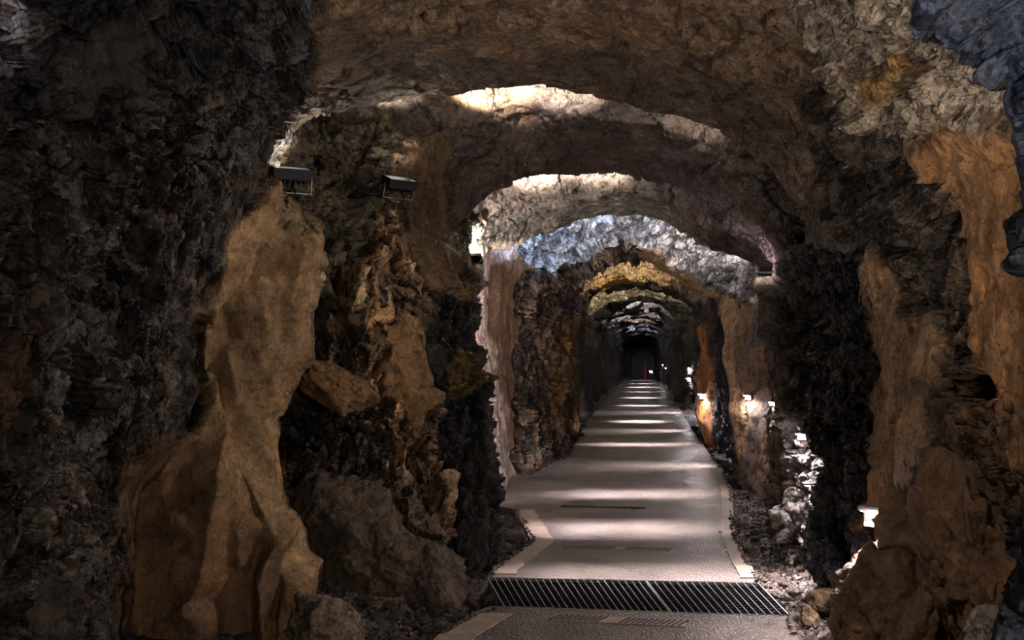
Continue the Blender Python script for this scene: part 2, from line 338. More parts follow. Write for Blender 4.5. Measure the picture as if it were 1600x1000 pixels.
# ---- mineral zones of the rock (outline traced, depth range, colour, texture kind, roughness, softness)
KINDS = ['slate', 'rubble', 'smooth', 'strata', 'generic', 'crag']
col = np.zeros((len(P), 3), np.float32); col[:] = S(84, 70, 60)
slate_w = None
rough = np.full(len(P), .6, np.float32); W = np.zeros((len(P), len(KINDS)), np.float32); W[:, 4] = 1; chip = np.zeros(len(P), np.float32)
butt = np.zeros(len(P), np.float32)
wx = fbm(P*1.7, 4, 31)*.16+fbm(P*7, 2, 41)*.035; wy = fbm(P*1.7+50, 4, 33)*.16+fbm(P*7+20, 2, 43)*.035      # metres of wobble of the zone borders
def sdist(poly, x, y):
    poly = np.array(poly, float); n = len(poly); ins = np.zeros(len(x), bool); d = np.full(len(x), 1e9)
    for i in range(n):
        x0, y0 = poly[i]; x1, y1 = poly[(i+1) % n]
        if y0 != y1:
            c = ((y0 > y) != (y1 > y)) & (x < (x1-x0)*(y-y0)/(y1-y0)+x0); ins ^= c
        ex, ey = x1-x0, y1-y0; t = np.clip(((x-x0)*ex+(y-y0)*ey)/max(ex*ex+ey*ey, 1e-9), 0, 1)
        d = np.minimum(d, np.hypot(x-x0-t*ex, y-y0-t*ey))
    return np.where(ins, d, -d)
def zone(poly, y0, y1, c, kind, ro=.6, soft=.03, wob=1.0, ch=0.0, mark=None):
    idx = np.nonzero((Yf > y0) & (Yf < y1))[0]
    sc = F/Ysafe[idx]
    s = sdist(poly, PX[idx]+wx[idx]*sc*wob, PY[idx]+wy[idx]*sc*wob)/sc           # metres
    m = smooth01(s, -soft, soft)
    m = m*smooth01(Yf[idx], y0, y0+.15)*(1-smooth01(Yf[idx], y1-.15, y1))
    c = np.array(S(*c), np.float32)
    col[idx] = col[idx]*(1-m[:, None])+c*m[:, None]; rough[idx] = rough[idx]*(1-m)+ro*m
    t = np.zeros(len(KINDS), np.float32); t[KINDS.index(kind)] = 1
    W[idx] = W[idx]*(1-m[:, None])+t*m[:, None]; chip[idx] = chip[idx]*(1-m)+ch*m
    if mark is not None: mark[idx] = np.maximum(mark[idx], m)
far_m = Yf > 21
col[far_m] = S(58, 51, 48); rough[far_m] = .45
# near left wall and roof
zone([(-900,-900),(500,-900),(485,100),(450,180),(400,270),(330,425),(298,500),(290,680),(215,770),(205,1300),(-900,1300)], .5, 5.9, (64,55,49), 'slate', .5, .04, .7, .8)
zone([(-900,-900),(490,-900),(480,110),(250,160),(60,200),(-900,200)], .5, 5.6, (70,66,66), 'crag', .45, .05, 1, .7)
zone([(120,60),(160,20),(250,60),(230,150),(110,170)], 2, 5.4, (96,86,84), 'smooth', .6, .03)
zone([(-100,480),(60,500),(40,640),(20,760),(-100,800)], 2, 5, (98,72,52), 'slate', .6, .06)
zone([(480,-900),(1430,-900),(1400,20),(1262,100),(1245,340),(1080,190),(830,136),(600,160),(455,184),(490,100)], .5, 6.15, (136,108,82), 'strata', .62, .04, .6)
zone([(560,90),(1240,110),(1245,345),(1080,192),(830,140),(600,164),(455,188)], 4.8, 6.2, (98,80,66), 'strata', .6, .08, .8)
zone([(1240,-60),(1430,-60),(1660,150),(1600,180),(1380,228),(1300,190),(1255,100)], 2.5, 5.4, (158,140,120), 'crag', .55, .03, .7)
zone([(1300,120),(1420,110),(1480,140),(1400,160),(1320,150)], 2.5, 5.2, (176,134,78), 'strata', .6, .04, 1.5)
zone([(1375,230),(1600,180),(1900,200),(1900,900),(1560,720),(1560,560),(1500,400)], 2.2, 5.4, (136,94,54), 'smooth', .62, .04, .8)
zone([(1235,110),(1300,190),(1375,230),(1490,330),(1545,450),(1560,600),(1500,700),(1440,560),(1350,390),(1310,340),(1250,170)], 3.4, 6, (70,58,48), 'crag', .5, .03, .7, .3)
zone([(1480,400),(1540,400),(1600,700),(1600,1100),(1400,1100),(1440,800),(1490,640)], 3, 5.6, (98,72,48), 'crag', .6, .05, 1)
zone([(1350,385),(1420,430),(1450,500),(1482,570),(1475,650),(1440,760),(1380,830),(1350,830),(1365,560)], 4.2, 6.0, (150,116,84), 'smooth', .62, .03, .6)
zone([(1235,370),(1345,385),(1368,560),(1360,830),(1345,1100),(1230,1100),(1255,700),(1250,450)], 5.3, 6.9, (44,41,41), 'slate', .28, .02, .5, .4)
# foreground rib
zone([(1405,-400),(1900,-400),(1900,1400),(1500,1400),(1540,900),(1540,300),(1400,0)], .8, 2.25, (66,70,82), 'crag', .38, .05, .5)
# buttress and flake
zone([(415,283),(370,335),(330,425),(296,480),(300,600),(290,680),(215,770),(205,1300),(600,1300),(494,900),(440,760),(434,650),(490,560),(492,480),(540,400),(540,330),(470,330)], 4.5, 5.9, (158,124,88), 'smooth', .28, .012, .35, 0, butt)
zone([(200,700),(290,690),(330,760),(420,860),(470,1000),(470,1300),(190,1300)], 4.5, 5.7, (120,88,60), 'smooth', .5, .08, 1)
zone([(425,300),(520,300),(530,345),(480,360),(430,340)], 5.2, 6.3, (120,98,66), 'rubble', .6, .05, 1)
zone([(400,265),(470,170),(660,150),(705,160),(650,230),(610,320),(560,400),(510,420),(520,340),(430,305)], 5.65, 6.75, (92,80,62), 'crag', .5, .03, .8, .5)
# rubble wall
zone([(510,420),(560,400),(620,300),(650,330),(660,450),(682,640),(715,900),(710,1100),(440,1100),(400,760),(430,640),(490,560)], 5.5, 6.75, (110,86,64), 'rubble', .52, .03, .6, 1.0)
zone([(430,640),(520,590),(560,640),(600,740),(560,800),(440,780)], 5.5, 6.5, (62,50,42), 'rubble', .5, .06, 1, .6)
zone([(470,800),(560,780),(640,800),(715,880),(715,1100),(440,1100)], 5.3, 6.4, (118,96,84), 'generic', .55, .05, 1, .3)
zone([(600,500),(645,500),(665,640),(640,700),(590,640)], 5.8, 6.7, (140,104,64), 'smooth', .6, .04, 1)
zone([(600,260),(640,215),(665,240),(640,310),(605,330)], 6.1, 6.9, (150,120,96), 'crag', .55, .03, .8)
# second arch: slab on the left, purple brown face
zone([(640,240),(700,190),(740,240),(728,452),(664,456),(632,400)], 6.3, 7.4, (108,82,54), 'smooth', .6, .02, .4)
zone([(700,188),(800,150),(1000,185),(1160,262),(1240,400),(1200,420),(1090,340),(980,280),(830,285),(700,360)], 6.6, 8.0, (92,76,68), 'strata', .55, .03, .6)
zone([(1020,210),(1060,215),(1230,400),(1200,420),(1090,340),(1040,300)], 6.6, 7.9, (86,72,72), 'strata', .5, .03, .8)
zone([(1245,430),(1290,430),(1290,640),(1250,660)], 6.2, 7.2, (84,76,72), 'crag', .45, .03, .7)
zone([(1200,650),(1290,650),(1300,960),(1190,960)], 6.3, 7.3, (150,140,134), 'crag', .5, .03, .6)
# between second and third
zone([(660,470),(680,380),(720,340),(760,330),(750,440),(740,482)], 6.95, 8.6, (158,146,128), 'crag', .5, .03, .6)
zone([(668,455),(730,450),(742,470),(735,490),(690,500)], 6.9, 8.3, (178,138,84), 'crag', .5, .03, .8)
zone([(664,470),(740,478),(748,640),(780,760),(785,950),(690,950)], 6.3, 8.2, (56,53,51), 'slate', .36, .03, .6, .35)
zone([(700,560),(740,550),(745,600),(700,620)], 6.6, 8.0, (140,112,66), 'rubble', .5, .03, 1)
zone([(740,400),(760,330),(985,296),(1060,312),(1100,390),(1050,350),(900,352),(870,374),(770,390)], 8.3, 9.8, (96,88,80), 'strata', .55, .03, .6)
zone([(1060,330),(1110,345),(1120,400),(1060,372)], 8.3, 9.6, (128,112,96), 'crag', .55, .03, .6)
zone([(1190,420),(1260,420),(1260,880),(1185,860)], 7.5, 10, (84,68,52), 'slate', .5, .04, 1, .5)
# recess three: pale rock, tan curtain
zone([(640,460),(700,345),(1003,318),(1060,330),(1230,420),(1200,480),(1040,420),(970,372),(800,450)], 9.8, 12.9, (150,147,144), 'crag', .42, .03, .5, 1.0)
zone([(700,380),(820,370),(790,480),(800,560),(796,640),(812,760),(700,800)], 8.3, 12.2, (198,174,158), 'smooth', .6, .03, .4)
zone([(760,420),(820,395),(845,440),(806,500),(806,600),(808,700),(790,700),(775,600)], 11, 12.6, (124,92,64), 'smooth', .6, .03, .5)
zone([(800,440),(970,372),(1003,378),(1003,408),(960,415),(902,466),(901,560),(880,640),(895,760),(806,760)], 12.2, 15, (74,60,48), 'slate', .5, .04, .8, 1.0)
zone([(860,500),(900,500),(898,600),(880,680),(860,640)], 13, 15, (150,112,66), 'crag', .6, .05, 1)
zone([(1003,376),(1050,411),(1100,441),(1190,466),(1118,464),(1040,424),(1000,408)], 12, 15, (158,124,78), 'smooth', .6, .03, .5)
zone([(1120,455),(1160,470),(1150,520),(1158,640),(1168,800),(1160,800),(1140,640),(1125,520)], 10.4, 12, (150,116,80), 'smooth', .6, .03, .5)
zone([(1150,470),(1200,470),(1204,800),(1165,800),(1155,600)], 10.2, 11.5, (124,94,64), 'smooth', .58, .04, .8)
zone([(1168,480),(1182,490),(1180,640),(1190,760),(1170,760),(1176,600)], 10.2, 11.5, (84,82,82), 'smooth', .5, .03, 1)
# fourth recess and beyond
zone([(880,470),(905,420),(1003,394),(1110,440),(1100,476),(1003,436),(920,456)], 15.2, 18.6, (184,160,124), 'crag', .5, .05, .6)
zone([(930,440),(960,432),(1000,432),(1012,450),(940,462)], 17.4, 19.4, (196,160,92), 'crag', .5, .05, .6)
zone([(1080,500),(1100,505),(1112,560),(1118,700),(1088,700),(1082,600)], 15.3, 16.8, (168,112,56), 'smooth', .6, .04, .6)
zone([(890,480),(910,480),(912,700),(888,700)], 17, 20.5, (150,116,76), 'crag', .6, .05, .8)
zone([(1110,480),(1150,480),(1165,760),(1120,740)], 12.2, 15.4, (48,47,50), 'slate', .45, .05, .8)
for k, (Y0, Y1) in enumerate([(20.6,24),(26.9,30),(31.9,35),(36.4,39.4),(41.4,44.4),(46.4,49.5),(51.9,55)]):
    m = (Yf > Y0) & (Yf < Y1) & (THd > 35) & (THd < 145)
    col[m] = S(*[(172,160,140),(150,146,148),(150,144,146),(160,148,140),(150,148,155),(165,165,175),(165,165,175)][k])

# ---- relief
zi = np.stack([P[:, 0], P[:, 1], P[:, 2]], 1)
def rot(p, ax, ay):
    c, s = math.cos(ax), math.sin(ax); q = p.copy(); q[:, 1] = c*p[:, 1]-s*p[:, 2]; q[:, 2] = s*p[:, 1]+c*p[:, 2]
    c, s = math.cos(ay), math.sin(ay); r = q.copy(); r[:, 0] = c*q[:, 0]+s*q[:, 2]; r[:, 2] = -s*q[:, 0]+c*q[:, 2]
    return r
warp = np.stack([fbm(P*1.1, 3, 1), fbm(P*1.1+9, 3, 2), fbm(P*1.1+19, 3, 3)], 1).astype(np.float32)
Pw = zi+warp*.22
low = fbm(P*.9, 3, 5)
disp = np.zeros(len(P), np.float32)
def warp_of(p): return np.stack([fbm(p*1.3, 2, 7), fbm(p*1.3+9, 2, 8), 0*p[:, 0]], 1).astype(np.float32)
cellrand = np.zeros((len(P), 3), np.float32)
def sub(kind, fn):
    k = KINDS.index(kind); idx = np.nonzero(W[:, k] > .003)[0]
    if len(idx) == 0: return
    d, r = fn(Pw[idx], P[idx]); disp[idx] += W[idx, k]*d
    if r is not None: cellrand[idx] += W[idx, k][:, None]*(r-.5)
def f_slate(q, p):
    a = rot(q, .12, .10)
    f1, r1, c1 = facets(a*np.array([2.6, 2.6, .9], np.float32), 11, 1.1)
    f2, r2, c2 = facets(rot(a, .1, -.12)*np.array([9, 9, 2.2], np.float32), 12, 1.2)
    f3, r3, c3 = facets(rot(a, -.25, .2)*np.array([22, 22, 6], np.float32), 13, 1.3)
    slit = np.minimum(1, np.abs(fbm(a*np.array([4.2, 4.2, .8], np.float32), 3, 14))*4.5)+.4*np.minimum(1, np.abs(fbm(a*np.array([11, 11, 2.4], np.float32), 2, 15))*4)
    return f1*.13+f2*.06+f3*.028+(slit-1)*.085, r2*.6+r3*.6
def f_rubble(q, p):
    f1, r1, c1 = facets(q*2.9, 28, 1.0); f2, r2, c2 = facets(q*np.array([8, 8, 5.5], np.float32)+3, 22, 1.4); f3, r3, c3 = facets(q*np.array([19, 19, 14], np.float32), 23, 1.4)
    return f1*.11+f2*.065+f3*.03+ridged(p*9, 2, 24)*.012, r2*.55+r3*.65
def f_smooth(q, p):
    a = rot(p, 0, .0); a[:, 1] += a[:, 2]*.28; a[:, 0] -= a[:, 2]*.12      # folds lean as they run down
    a = a+warp_of(p)*.10
    return fbm(a*np.array([2.4, 2.4, .9], np.float32), 3, 51)*.07+ridged(a*np.array([3.0, 3.0, .75], np.float32), 2, 52)*.038+ridged(a*np.array([9, 9, 2.5], np.float32), 2, 54)*.008+fbm(p*11, 3, 53)*.010, None
def f_strata(q, p):
    a = rot(q, -.10, .12)
    f1, r1, c1 = facets(a*np.array([1.3, 1.6, 4.0], np.float32), 61, .9)
    f2, r2, c2 = facets(a*np.array([3.5, 5.5, 14], np.float32), 62, 1.0)
    return f1*.06+f2*.022+fbm(p*np.array([5, 9, 9], np.float32), 4, 63)*.016, r2*.5
def f_generic(q, p):
    f1, r1, c1 = facets(q*1.9, 71, 1.1); f2, r2, c2 = facets(q*5.5, 72, 1.1)
    return f1*.13+f2*.04+fbm(p*8, 3, 73)*.012, r2*.7
def f_crag(q, p):
    a = rot(q, .35, .3)
    f1, r1, c1 = facets(a*np.array([2.2, 2.4, 4.5], np.float32), 81, 1.2); f2, r2, c2 = facets(a*np.array([6.5, 6.5, 13], np.float32), 82, 1.2)
    f3, r3, c3 = facets(a*np.array([18, 18, 34], np.float32), 83, 1.1)
    return f1*.10+f2*.045+f3*.014, r2*.6+r3*.4
for nme, fn in (('slate', f_slate), ('rubble', f_rubble), ('smooth', f_smooth), ('strata', f_strata), ('generic', f_generic), ('crag', f_crag)): sub(nme, fn)
disp = disp+low*.04
BUTT = [(415,283),(370,335),(330,425),(296,480),(300,600),(290,680),(215,770),(205,1100),(600,1300),(494,900),(440,760),(434,650),(490,560),(492,480),(540,400),(540,330),(470,330)]
ib = np.nonzero((Yf > 4.3) & (Yf < 6.0) & (P[:, 0] < -1))[0]; sb = sdist(BUTT, PX[ib], PY[ib])/F*Ysafe[ib]
disp[ib] *= .25+.75*smooth01(np.abs(sb), .03, .30)
def crease(lines, w, h, y0, y1, mask):
    idx = np.nonzero((Yf > y0) & (Yf < y1) & (mask > .05))[0]; sc = F/Ysafe[idx]
    x = PX[idx]+(fbm(P[idx]*3, 2, 131)*.03)*sc; y = PY[idx]; d = np.full(len(idx), 1e9)
    for (x0, y0_), (x1, y1_) in zip(lines[:-1], lines[1:]):
        ex, ey = x1-x0, y1_-y0_; t = np.clip(((x-x0)*ex+(y-y0_)*ey)/(ex*ex+ey*ey), 0, 1)
        d = np.minimum(d, np.hypot(x-x0-t*ex, y-y0_-t*ey))
    disp[idx] += h*np.exp(-np.abs(d/sc/w)**1.4)*mask[idx]
for ln, w_, h_ in (
    ([(414,288),(398,380),(350,440),(306,490),(298,560),(318,640),(348,700),(345,770),(330,850),(310,970)], .07, .10),
    ([(345,555),(360,620),(378,680),(398,740),(432,800),(448,835)], .06, .085),
    ([(385,640),(402,680),(404,725)], .035, .05), ([(432,860),(412,920),(418,1000)], .05, .09), ([(486,880),(450,935),(440,1000)], .05, .09),
    ([(470,400),(452,470),(470,540)], .06, .05), ([(400,500),(425,560),(420,630)], .08, .05),
    ([(326,585),(350,660),(372,740),(400,800)], .05, -.09), ([(375,560),(392,610),(396,640)], .05, -.06), ([(420,700),(425,760),(440,790)], .04, -.05),
    ([(405,850),(392,920),(385,1010)], .05, -.08), ([(452,860),(436,920),(430,1000)], .03, -.08), ([(360,800),(355,900),(350,1000)], .06, -.05),
    ([(255,740),(275,850),(262,980)], .10, .05), ([(390,400),(372,450),(340,480)], .05, -.06)):
    crease(ln, w_, h_, 4.6, 5.95, butt)
roofm = smooth01(THd, 35, 55)*(1-smooth01(THd, 140, 165))*smooth01(Yf, 5.6, 6.0)
disp *= 1-.5*smooth01(Yf, 7.3, 8)*(1-smooth01(Yf, 16, 18))*(P[:, 0] > .3)*(1-roofm)
disp *= np.where(Yf < 2.3, .38, 1.0)*(1-.5*roofm*(1-.7*smooth01(Yf, 9.6, 10.2)))*(1-.35*smooth01(Yf, 12, 22))
P2 = P+Nf*disp[:, None]
# keep the rock out of the walking line
# chips of paler and darker stone
k = (cellrand[:, 0]*2.0)
tint = np.exp(chip*k*1.5)[:, None]*np.ones((1, 3)); col2 = col*tint
col2 *= (1+chip[:, None]*cellrand[:, 1:2]*np.array([[.3, .08, -.2]]))
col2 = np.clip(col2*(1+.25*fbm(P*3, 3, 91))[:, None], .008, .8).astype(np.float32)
G2 = P2.reshape(nv, nu, 3)
Nn = grid_normals(G2)
if (Nn*inward).sum(2).mean() < 0: Nn = -Nn
Nn = Nn.reshape(-1, 3)

# ---- faces, split into left wall, roof, right wall, the tan buttress and the foreground rib
vi = np.arange(nv*nu).reshape(nv, nu)
quads = np.stack([vi[:-1, :-1], vi[:-1, 1:], vi[1:, 1:], vi[1:, :-1]], 2).reshape(-1, 4)
cq = P[quads[:, 0]]; tq = THd[quads[:, 0]]+perlin(cq*1.5, 99)*6; yq = Yf[quads[:, 0]]
zq = P[quads].max(1)[:, 2]
part = np.where(tq > 142, 0, np.where(tq > 44, 1, 2))
part[(butt[quads].mean(1) > .5)] = 3
pxq, pyq = PX[quads[:, 0]], PY[quads[:, 0]]
part[(yq > .5) & (yq < 2.15) & (tq < 60) & (tq > -72)] = 4
keep = zq > -.35
def submesh(name, sel, mat):
    q = quads[sel]; used, inv = np.unique(q, return_inverse=True); inv = inv.reshape(-1, 4)
    co = P2[used]; nn = Nn[used]
    fn = np.cross(co[inv[:, 1]]-co[inv[:, 0]], co[inv[:, 2]]-co[inv[:, 0]])
    if (fn*nn[inv[:, 0]]).sum() < 0: inv = inv[:, ::-1]
    me = bpy.data.meshes.new(name)
    me.vertices.add(len(co)); me.vertices.foreach_set('co', co.astype(np.float32).ravel())
    me.loops.add(inv.size); me.loops.foreach_set('vertex_index', inv.astype(np.int32).ravel())
    me.polygons.add(len(inv)); me.polygons.foreach_set('loop_start', np.arange(0, inv.size, 4, dtype=np.int32))
    me.update(calc_edges=True)
    me.polygons.foreach_set('use_smooth', np.ones(len(inv), bool))
    ca = me.attributes.new('RockColour', 'FLOAT_COLOR', 'POINT'); ca.data.foreach_set('color', np.concatenate([col2[used], np.ones((len(used), 1))], 1).astype(np.float32).ravel())
    ra = me.attributes.new('RockRough', 'FLOAT', 'POINT'); ra.data.foreach_set('value', rough[used].astype(np.float32))
    fa_ = me.attributes.new('RockFacet', 'FLOAT', 'POINT'); fa_.data.foreach_set('value', np.clip(1-.92*W[used, 2]-.45*W[used, 3], 0.05, 1).astype(np.float32))
    sa = me.attributes.new('RockSlate', 'FLOAT', 'POINT'); sa.data.foreach_set('value', W[used, 0].astype(np.float32))
    me.normals_split_custom_set_from_vertices(nn.astype(np.float32).tolist())
    return link_mesh(name, me, mat)
for nme, k in (('wall_left', 0), ('ceiling', 1), ('wall_right', 2)):
    tag(submesh(nme, keep & (part == k), M_rock), kind='structure')
tag(submesh('rock_buttress', keep & (part == 3), M_smooth), 'smooth tan flowstone buttress with a curling flake on the near left wall', 'rock formation')
tag(submesh('rock_outcrop', keep & (part == 4), M_rock), 'dark blue-grey rock rib in the right foreground, cut by the frame', 'rock formation')
bvh = BVHTree.FromPolygons([tuple(v) for v in P2.tolist()], [tuple(q) for q in quads[keep].tolist()])
EYE = Vector((0, 0, CAMZ))
def hit(px, py):
    d = (px2(px, py, 1.0)-EYE).normalized()
    o = EYE+d*.3
    loc, n, i, dist = bvh.ray_cast(o, d)
    if loc is None: return px2(px, py, 10), Vector((0, -1, 0))
    if n.dot(d) > 0: n = -n
    return loc, n
def side_hit(Y, z, s):
    loc, n, i, dist = bvh.ray_cast(Vector((0, Y, z)), Vector((s, 0, 0)))
    return loc if loc is not None else Vector((s*1.4, Y, z))
def down_hit(x, y):
    return Vector((x, y, 0))

# ------------------------------------------------------------------ path
LFAR = [(908,762),(895,772),(850,832),(822,818),(800,803),(796,776),(751,776),(745,832),(715,888),(690,902),(655,920),(630,945),(600,970),(589,976)]
RFAR = [(908,1184),(880,1166),(850,1152),(830,1146),(770,1143),(740,1130),(700,1100),(680,1085),(640,1062),(620,1045),(600,1028),(589,1021)]
LNEAR = [(1000,684),(965,745),(954,788)]
RNEAR = [(1000,1246),(985,1240),(969,1236)]
def edge(lst): 
    p = [ground_at(x, y) for y, x in lst]; p.sort(key=lambda v: v.y); return np.array([v.y for v in p]), np.array([v.x for v in p])
lfY, lfX = edge(LFAR); rfY, rfX = edge(RFAR); lnY, lnX = edge(LNEAR); rnY, rnX = edge(RNEAR)
def gl(y): return np.where(y < 6.1, np.interp(y, lnY, lnX), np.interp(y, lfY, lfX))
def gr(y): return np.where(y < 6.1, np.interp(y, rnY, rnX), np.interp(y, rfY, rfX))
def wave(x, y): return .012*np.sin(y*2.1+.6)*np.clip((y-6)/4, 0, 1)
def path_material():
    m, nt, N, L, Pb = nodes_of('stamped_concrete')
    tc = N.new('ShaderNodeTexCoord')
    def tex(kind, scale, **kw):
        n = N.new(kind); n.inputs['Scale'].default_value = scale
        for k_, v_ in kw.items(): n.inputs[k_].default_value = v_
        L.new(tc.outputs['Object'], n.inputs['Vector']); return n
    n1 = tex('ShaderNodeTexNoise', 2.2, Detail=8, Roughness=.65); n2 = tex('ShaderNodeTexNoise', 40, Detail=5); n3 = tex('ShaderNodeTexNoise', .9, Detail=4)
    cr = N.new('ShaderNodeValToRGB'); cr.color_ramp.elements[0].position = .32; cr.color_ramp.elements[1].position = .68
    cr.color_ramp.elements[0].color = (*S(78, 67, 60), 1); cr.color_ramp.elements[1].color = (*S(124, 110, 101), 1)
    L.new(n1.outputs['Fac'], cr.inputs['Fac'])
    mx = N.new('ShaderNodeMix'); mx.data_type = 'RGBA'; mx.blend_type = 'MULTIPLY'; mx.inputs['Factor'].default_value = .5
    L.new(cr.outputs['Color'], mx.inputs['A']); L.new(n2.outputs['Color'], mx.inputs['B'])
    hs = N.new('ShaderNodeHueSaturation'); hs.inputs['Saturation'].default_value = .8; hs.inputs['Value'].default_value = 1.3
    L.new(mx.outputs['Result'], hs.inputs['Color']); L.new(hs.outputs['Color'], Pb.inputs['Base Color'])
    sp = N.new('ShaderNodeSeparateXYZ'); L.new(tc.outputs['Object'], sp.inputs['Vector'])
    wr = N.new('ShaderNodeMapRange'); wr.inputs['From Min'].default_value = -.6; wr.inputs['From Max'].default_value = .9; wr.inputs['To Min'].default_value = .06; wr.inputs['To Max'].default_value = -.20
    L.new(sp.outputs['X'], wr.inputs['Value'])
    wn = N.new('ShaderNodeMapRange'); wn.inputs['From Min'].default_value = .3; wn.inputs['From Max'].default_value = .7; wn.inputs['To Min'].default_value = .3; wn.inputs['To Max'].default_value = .55
    L.new(n3.outputs['Fac'], wn.inputs['Value'])
    ad = N.new('ShaderNodeMath'); ad.operation = 'ADD'; L.new(wr.outputs['Result'], ad.inputs[0]); L.new(wn.outputs['Result'], ad.inputs[1]); L.new(ad.outputs[0], Pb.inputs['Roughness'])
    vo = N.new('ShaderNodeTexVoronoi'); vo.inputs['Scale'].default_value = 52; vo.inputs['Randomness'].default_value = .85
    L.new(tc.outputs['Object'], vo.inputs['Vector'])
    b = N.new('ShaderNodeBump'); b.inputs['Strength'].default_value = .75; b.inputs['Distance'].default_value = .012; b.invert = True
    L.new(vo.outputs['Distance'], b.inputs['Height'])
    b2 = N.new('ShaderNodeBump'); b2.inputs['Strength'].default_value = .35; b2.inputs['Distance'].default_value = .006
    L.new(n2.outputs['Fac'], b2.inputs['Height']); L.new(b.outputs['Normal'], b2.inputs['Normal']); L.new(b2.outputs['Normal'], Pb.inputs['Normal'])
    return m
M_path = path_material()
M_edge = simple('pale_concrete_edging', S(158, 142, 128), .6, 0, .25, 14, .4)
def slab(name, ys, fl, fr, mat, top=.02, jit=.012, nx=40, parent=None):
    ny = len(ys); xl, xr = fl(ys), fr(ys)
    q = np.stack([ys*9, ys*0, ys*0], 1); xl = xl+perlin(q, 3)*jit; xr = xr+perlin(q+40, 3)*jit
    u = np.linspace(0, 1, nx)
    X = xl[:, None]*(1-u)+xr[:, None]*u; Yy = np.repeat(ys[:, None], nx, 1); Z = top+wave(X, Yy)
    bm = bmesh.new()
    rows = [[bm.verts.new((X[i, j], Yy[i, j], Z[i, j])) for j in range(nx)] for i in range(ny)]
    for i in range(ny-1):
        for j in range(nx-1): bm.faces.new((rows[i][j], rows[i][j+1], rows[i+1][j+1], rows[i+1][j]))
    loop = [rows[0][j] for j in range(nx)]+[rows[i][-1] for i in range(1, ny)]+[rows[-1][j] for j in range(nx-2, -1, -1)]+[rows[i][0] for i in range(ny-2, 0, -1)]
    low_ = [bm.verts.new((v.co.x, v.co.y, -.12)) for v in loop]
    for i in range(len(loop)):
        j = (i+1) % len(loop); bm.faces.new((loop[j], loop[i], low_[i], low_[j]))
    return from_bm(name, bm, mat, parent, False)
# slanted ends where the grating lies
G_far = lambda x: 6.455-.09*x; G_near = lambda x: 5.68-.14*x
ysf = np.geomspace(6.45, END_Y, 420)
def skew(o, fn, y_lim, far_side):
    for v in o.data.vertices:
        e = fn(v.co.x)
        if far_side: v.co.y += (e-y_lim)*max(0, 1-(v.co.y-y_lim)/1.0)
        else: v.co.y += (e-y_lim)*max(0, 1-(y_lim-v.co.y)/1.0)
p1 = slab('path', ysf, gl, gr, M_path); skew(p1, G_far, 6.45, True); tag(p1, kind='structure')
ysn = np.linspace(-5, 5.68, 90)
p2 = slab('path', ysn, gl, gr, M_path); skew(p2, G_near, 5.68, False); tag(p2, kind='structure')
# pale edging strips laid along the slab
M_edge2 = simple('worn_edging', S(122, 106, 95), .55, 0, .35, 14, .5)
def strip(name, ys, f0, f1, parent, mat=None):
    o = slab(name, ys, f0, f1, mat or M_edge, .027, .02, 5, parent); return o
e1 = strip('edging', np.linspace(6.62, 9.25, 60), lambda y: gl(y)-.005, lambda y: gl(y)+.17, p1)
e2 = strip('edging', np.linspace(2.0, 5.62, 50), lambda y: gl(y)-.005, lambda y: gl(y)+.2, p2); 
e3 = strip('edging', np.linspace(6.5, 12.5, 80), lambda y: gr(y)-.11, lambda y: gr(y)+.004, p1, M_edge2)

# ------------------------------------------------------------------ ground
gy = np.concatenate([np.linspace(-6, 2.8, 30), np.geomspace(3.0, END_Y+1, 520)]); gx = np.linspace(-3.2, 2.6, 300)
GX, GY = np.meshgrid(gx, gy); gp = np.stack([GX.ravel(), GY.ravel(), 0*GX.ravel()], 1).astype(np.float32)
fa, ra_, ca_ = facets(gp*np.array([14, 14, 1], np.float32), 201, 1.2); fb, rb_, cb_ = facets(gp*np.array([32, 32, 1], np.float32), 202, 1.2)
dl = gl(gp[:, 1])-gp[:, 0]; dr = gp[:, 0]-gr(gp[:, 1]); dout = np.maximum(dl, dr)
gz = -.045+fa*.022+fb*.010+fbm(gp*2.2, 3, 203)*.02+np.clip(dout, 0, 1)**1.3*.16
gz = np.where(dout < -.03, -.10, gz)
xx, yy = gp[:, 0], gp[:, 1]
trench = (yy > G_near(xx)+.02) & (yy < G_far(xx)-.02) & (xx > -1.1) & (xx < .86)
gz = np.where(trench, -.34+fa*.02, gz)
bmg = bpy.data.meshes.new('floor'); ng = len(gp)
gi = np.arange(ng).reshape(len(gy), len(gx)); gq = np.stack([gi[:-1, :-1], gi[:-1, 1:], gi[1:, 1:], gi[1:, :-1]], 2).reshape(-1, 4)
gp[:, 2] = gz
bmg.vertices.add(ng); bmg.vertices.foreach_set('co', gp.ravel()); bmg.loops.add(gq.size); bmg.loops.foreach_set('vertex_index', gq.astype(np.int32).ravel())
bmg.polygons.add(len(gq)); bmg.polygons.foreach_set('loop_start', np.arange(0, gq.size, 4, dtype=np.int32)); bmg.update(calc_edges=True)
gc = np.array(S(84, 72, 66))[None]*np.exp((ra_[:, :1]-.5)*1.0+(rb_[:, :1]-.5)*.7)*np.array([[1, 1, 1]])
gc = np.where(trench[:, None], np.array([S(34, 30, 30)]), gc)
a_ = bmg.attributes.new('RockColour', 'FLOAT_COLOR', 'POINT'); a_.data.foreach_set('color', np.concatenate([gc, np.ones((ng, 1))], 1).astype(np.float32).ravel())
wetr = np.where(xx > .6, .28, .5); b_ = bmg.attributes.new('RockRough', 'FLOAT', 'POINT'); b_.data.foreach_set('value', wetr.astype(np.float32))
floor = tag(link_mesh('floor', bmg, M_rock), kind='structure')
def ground_z(x, y):
    d = max(float(gl(np.array([y]))[0])-x, x-float(gr(np.array([y]))[0]))
    if d < -.03: return .02
    return -.045+max(0, min(1, d))**1.3*.16

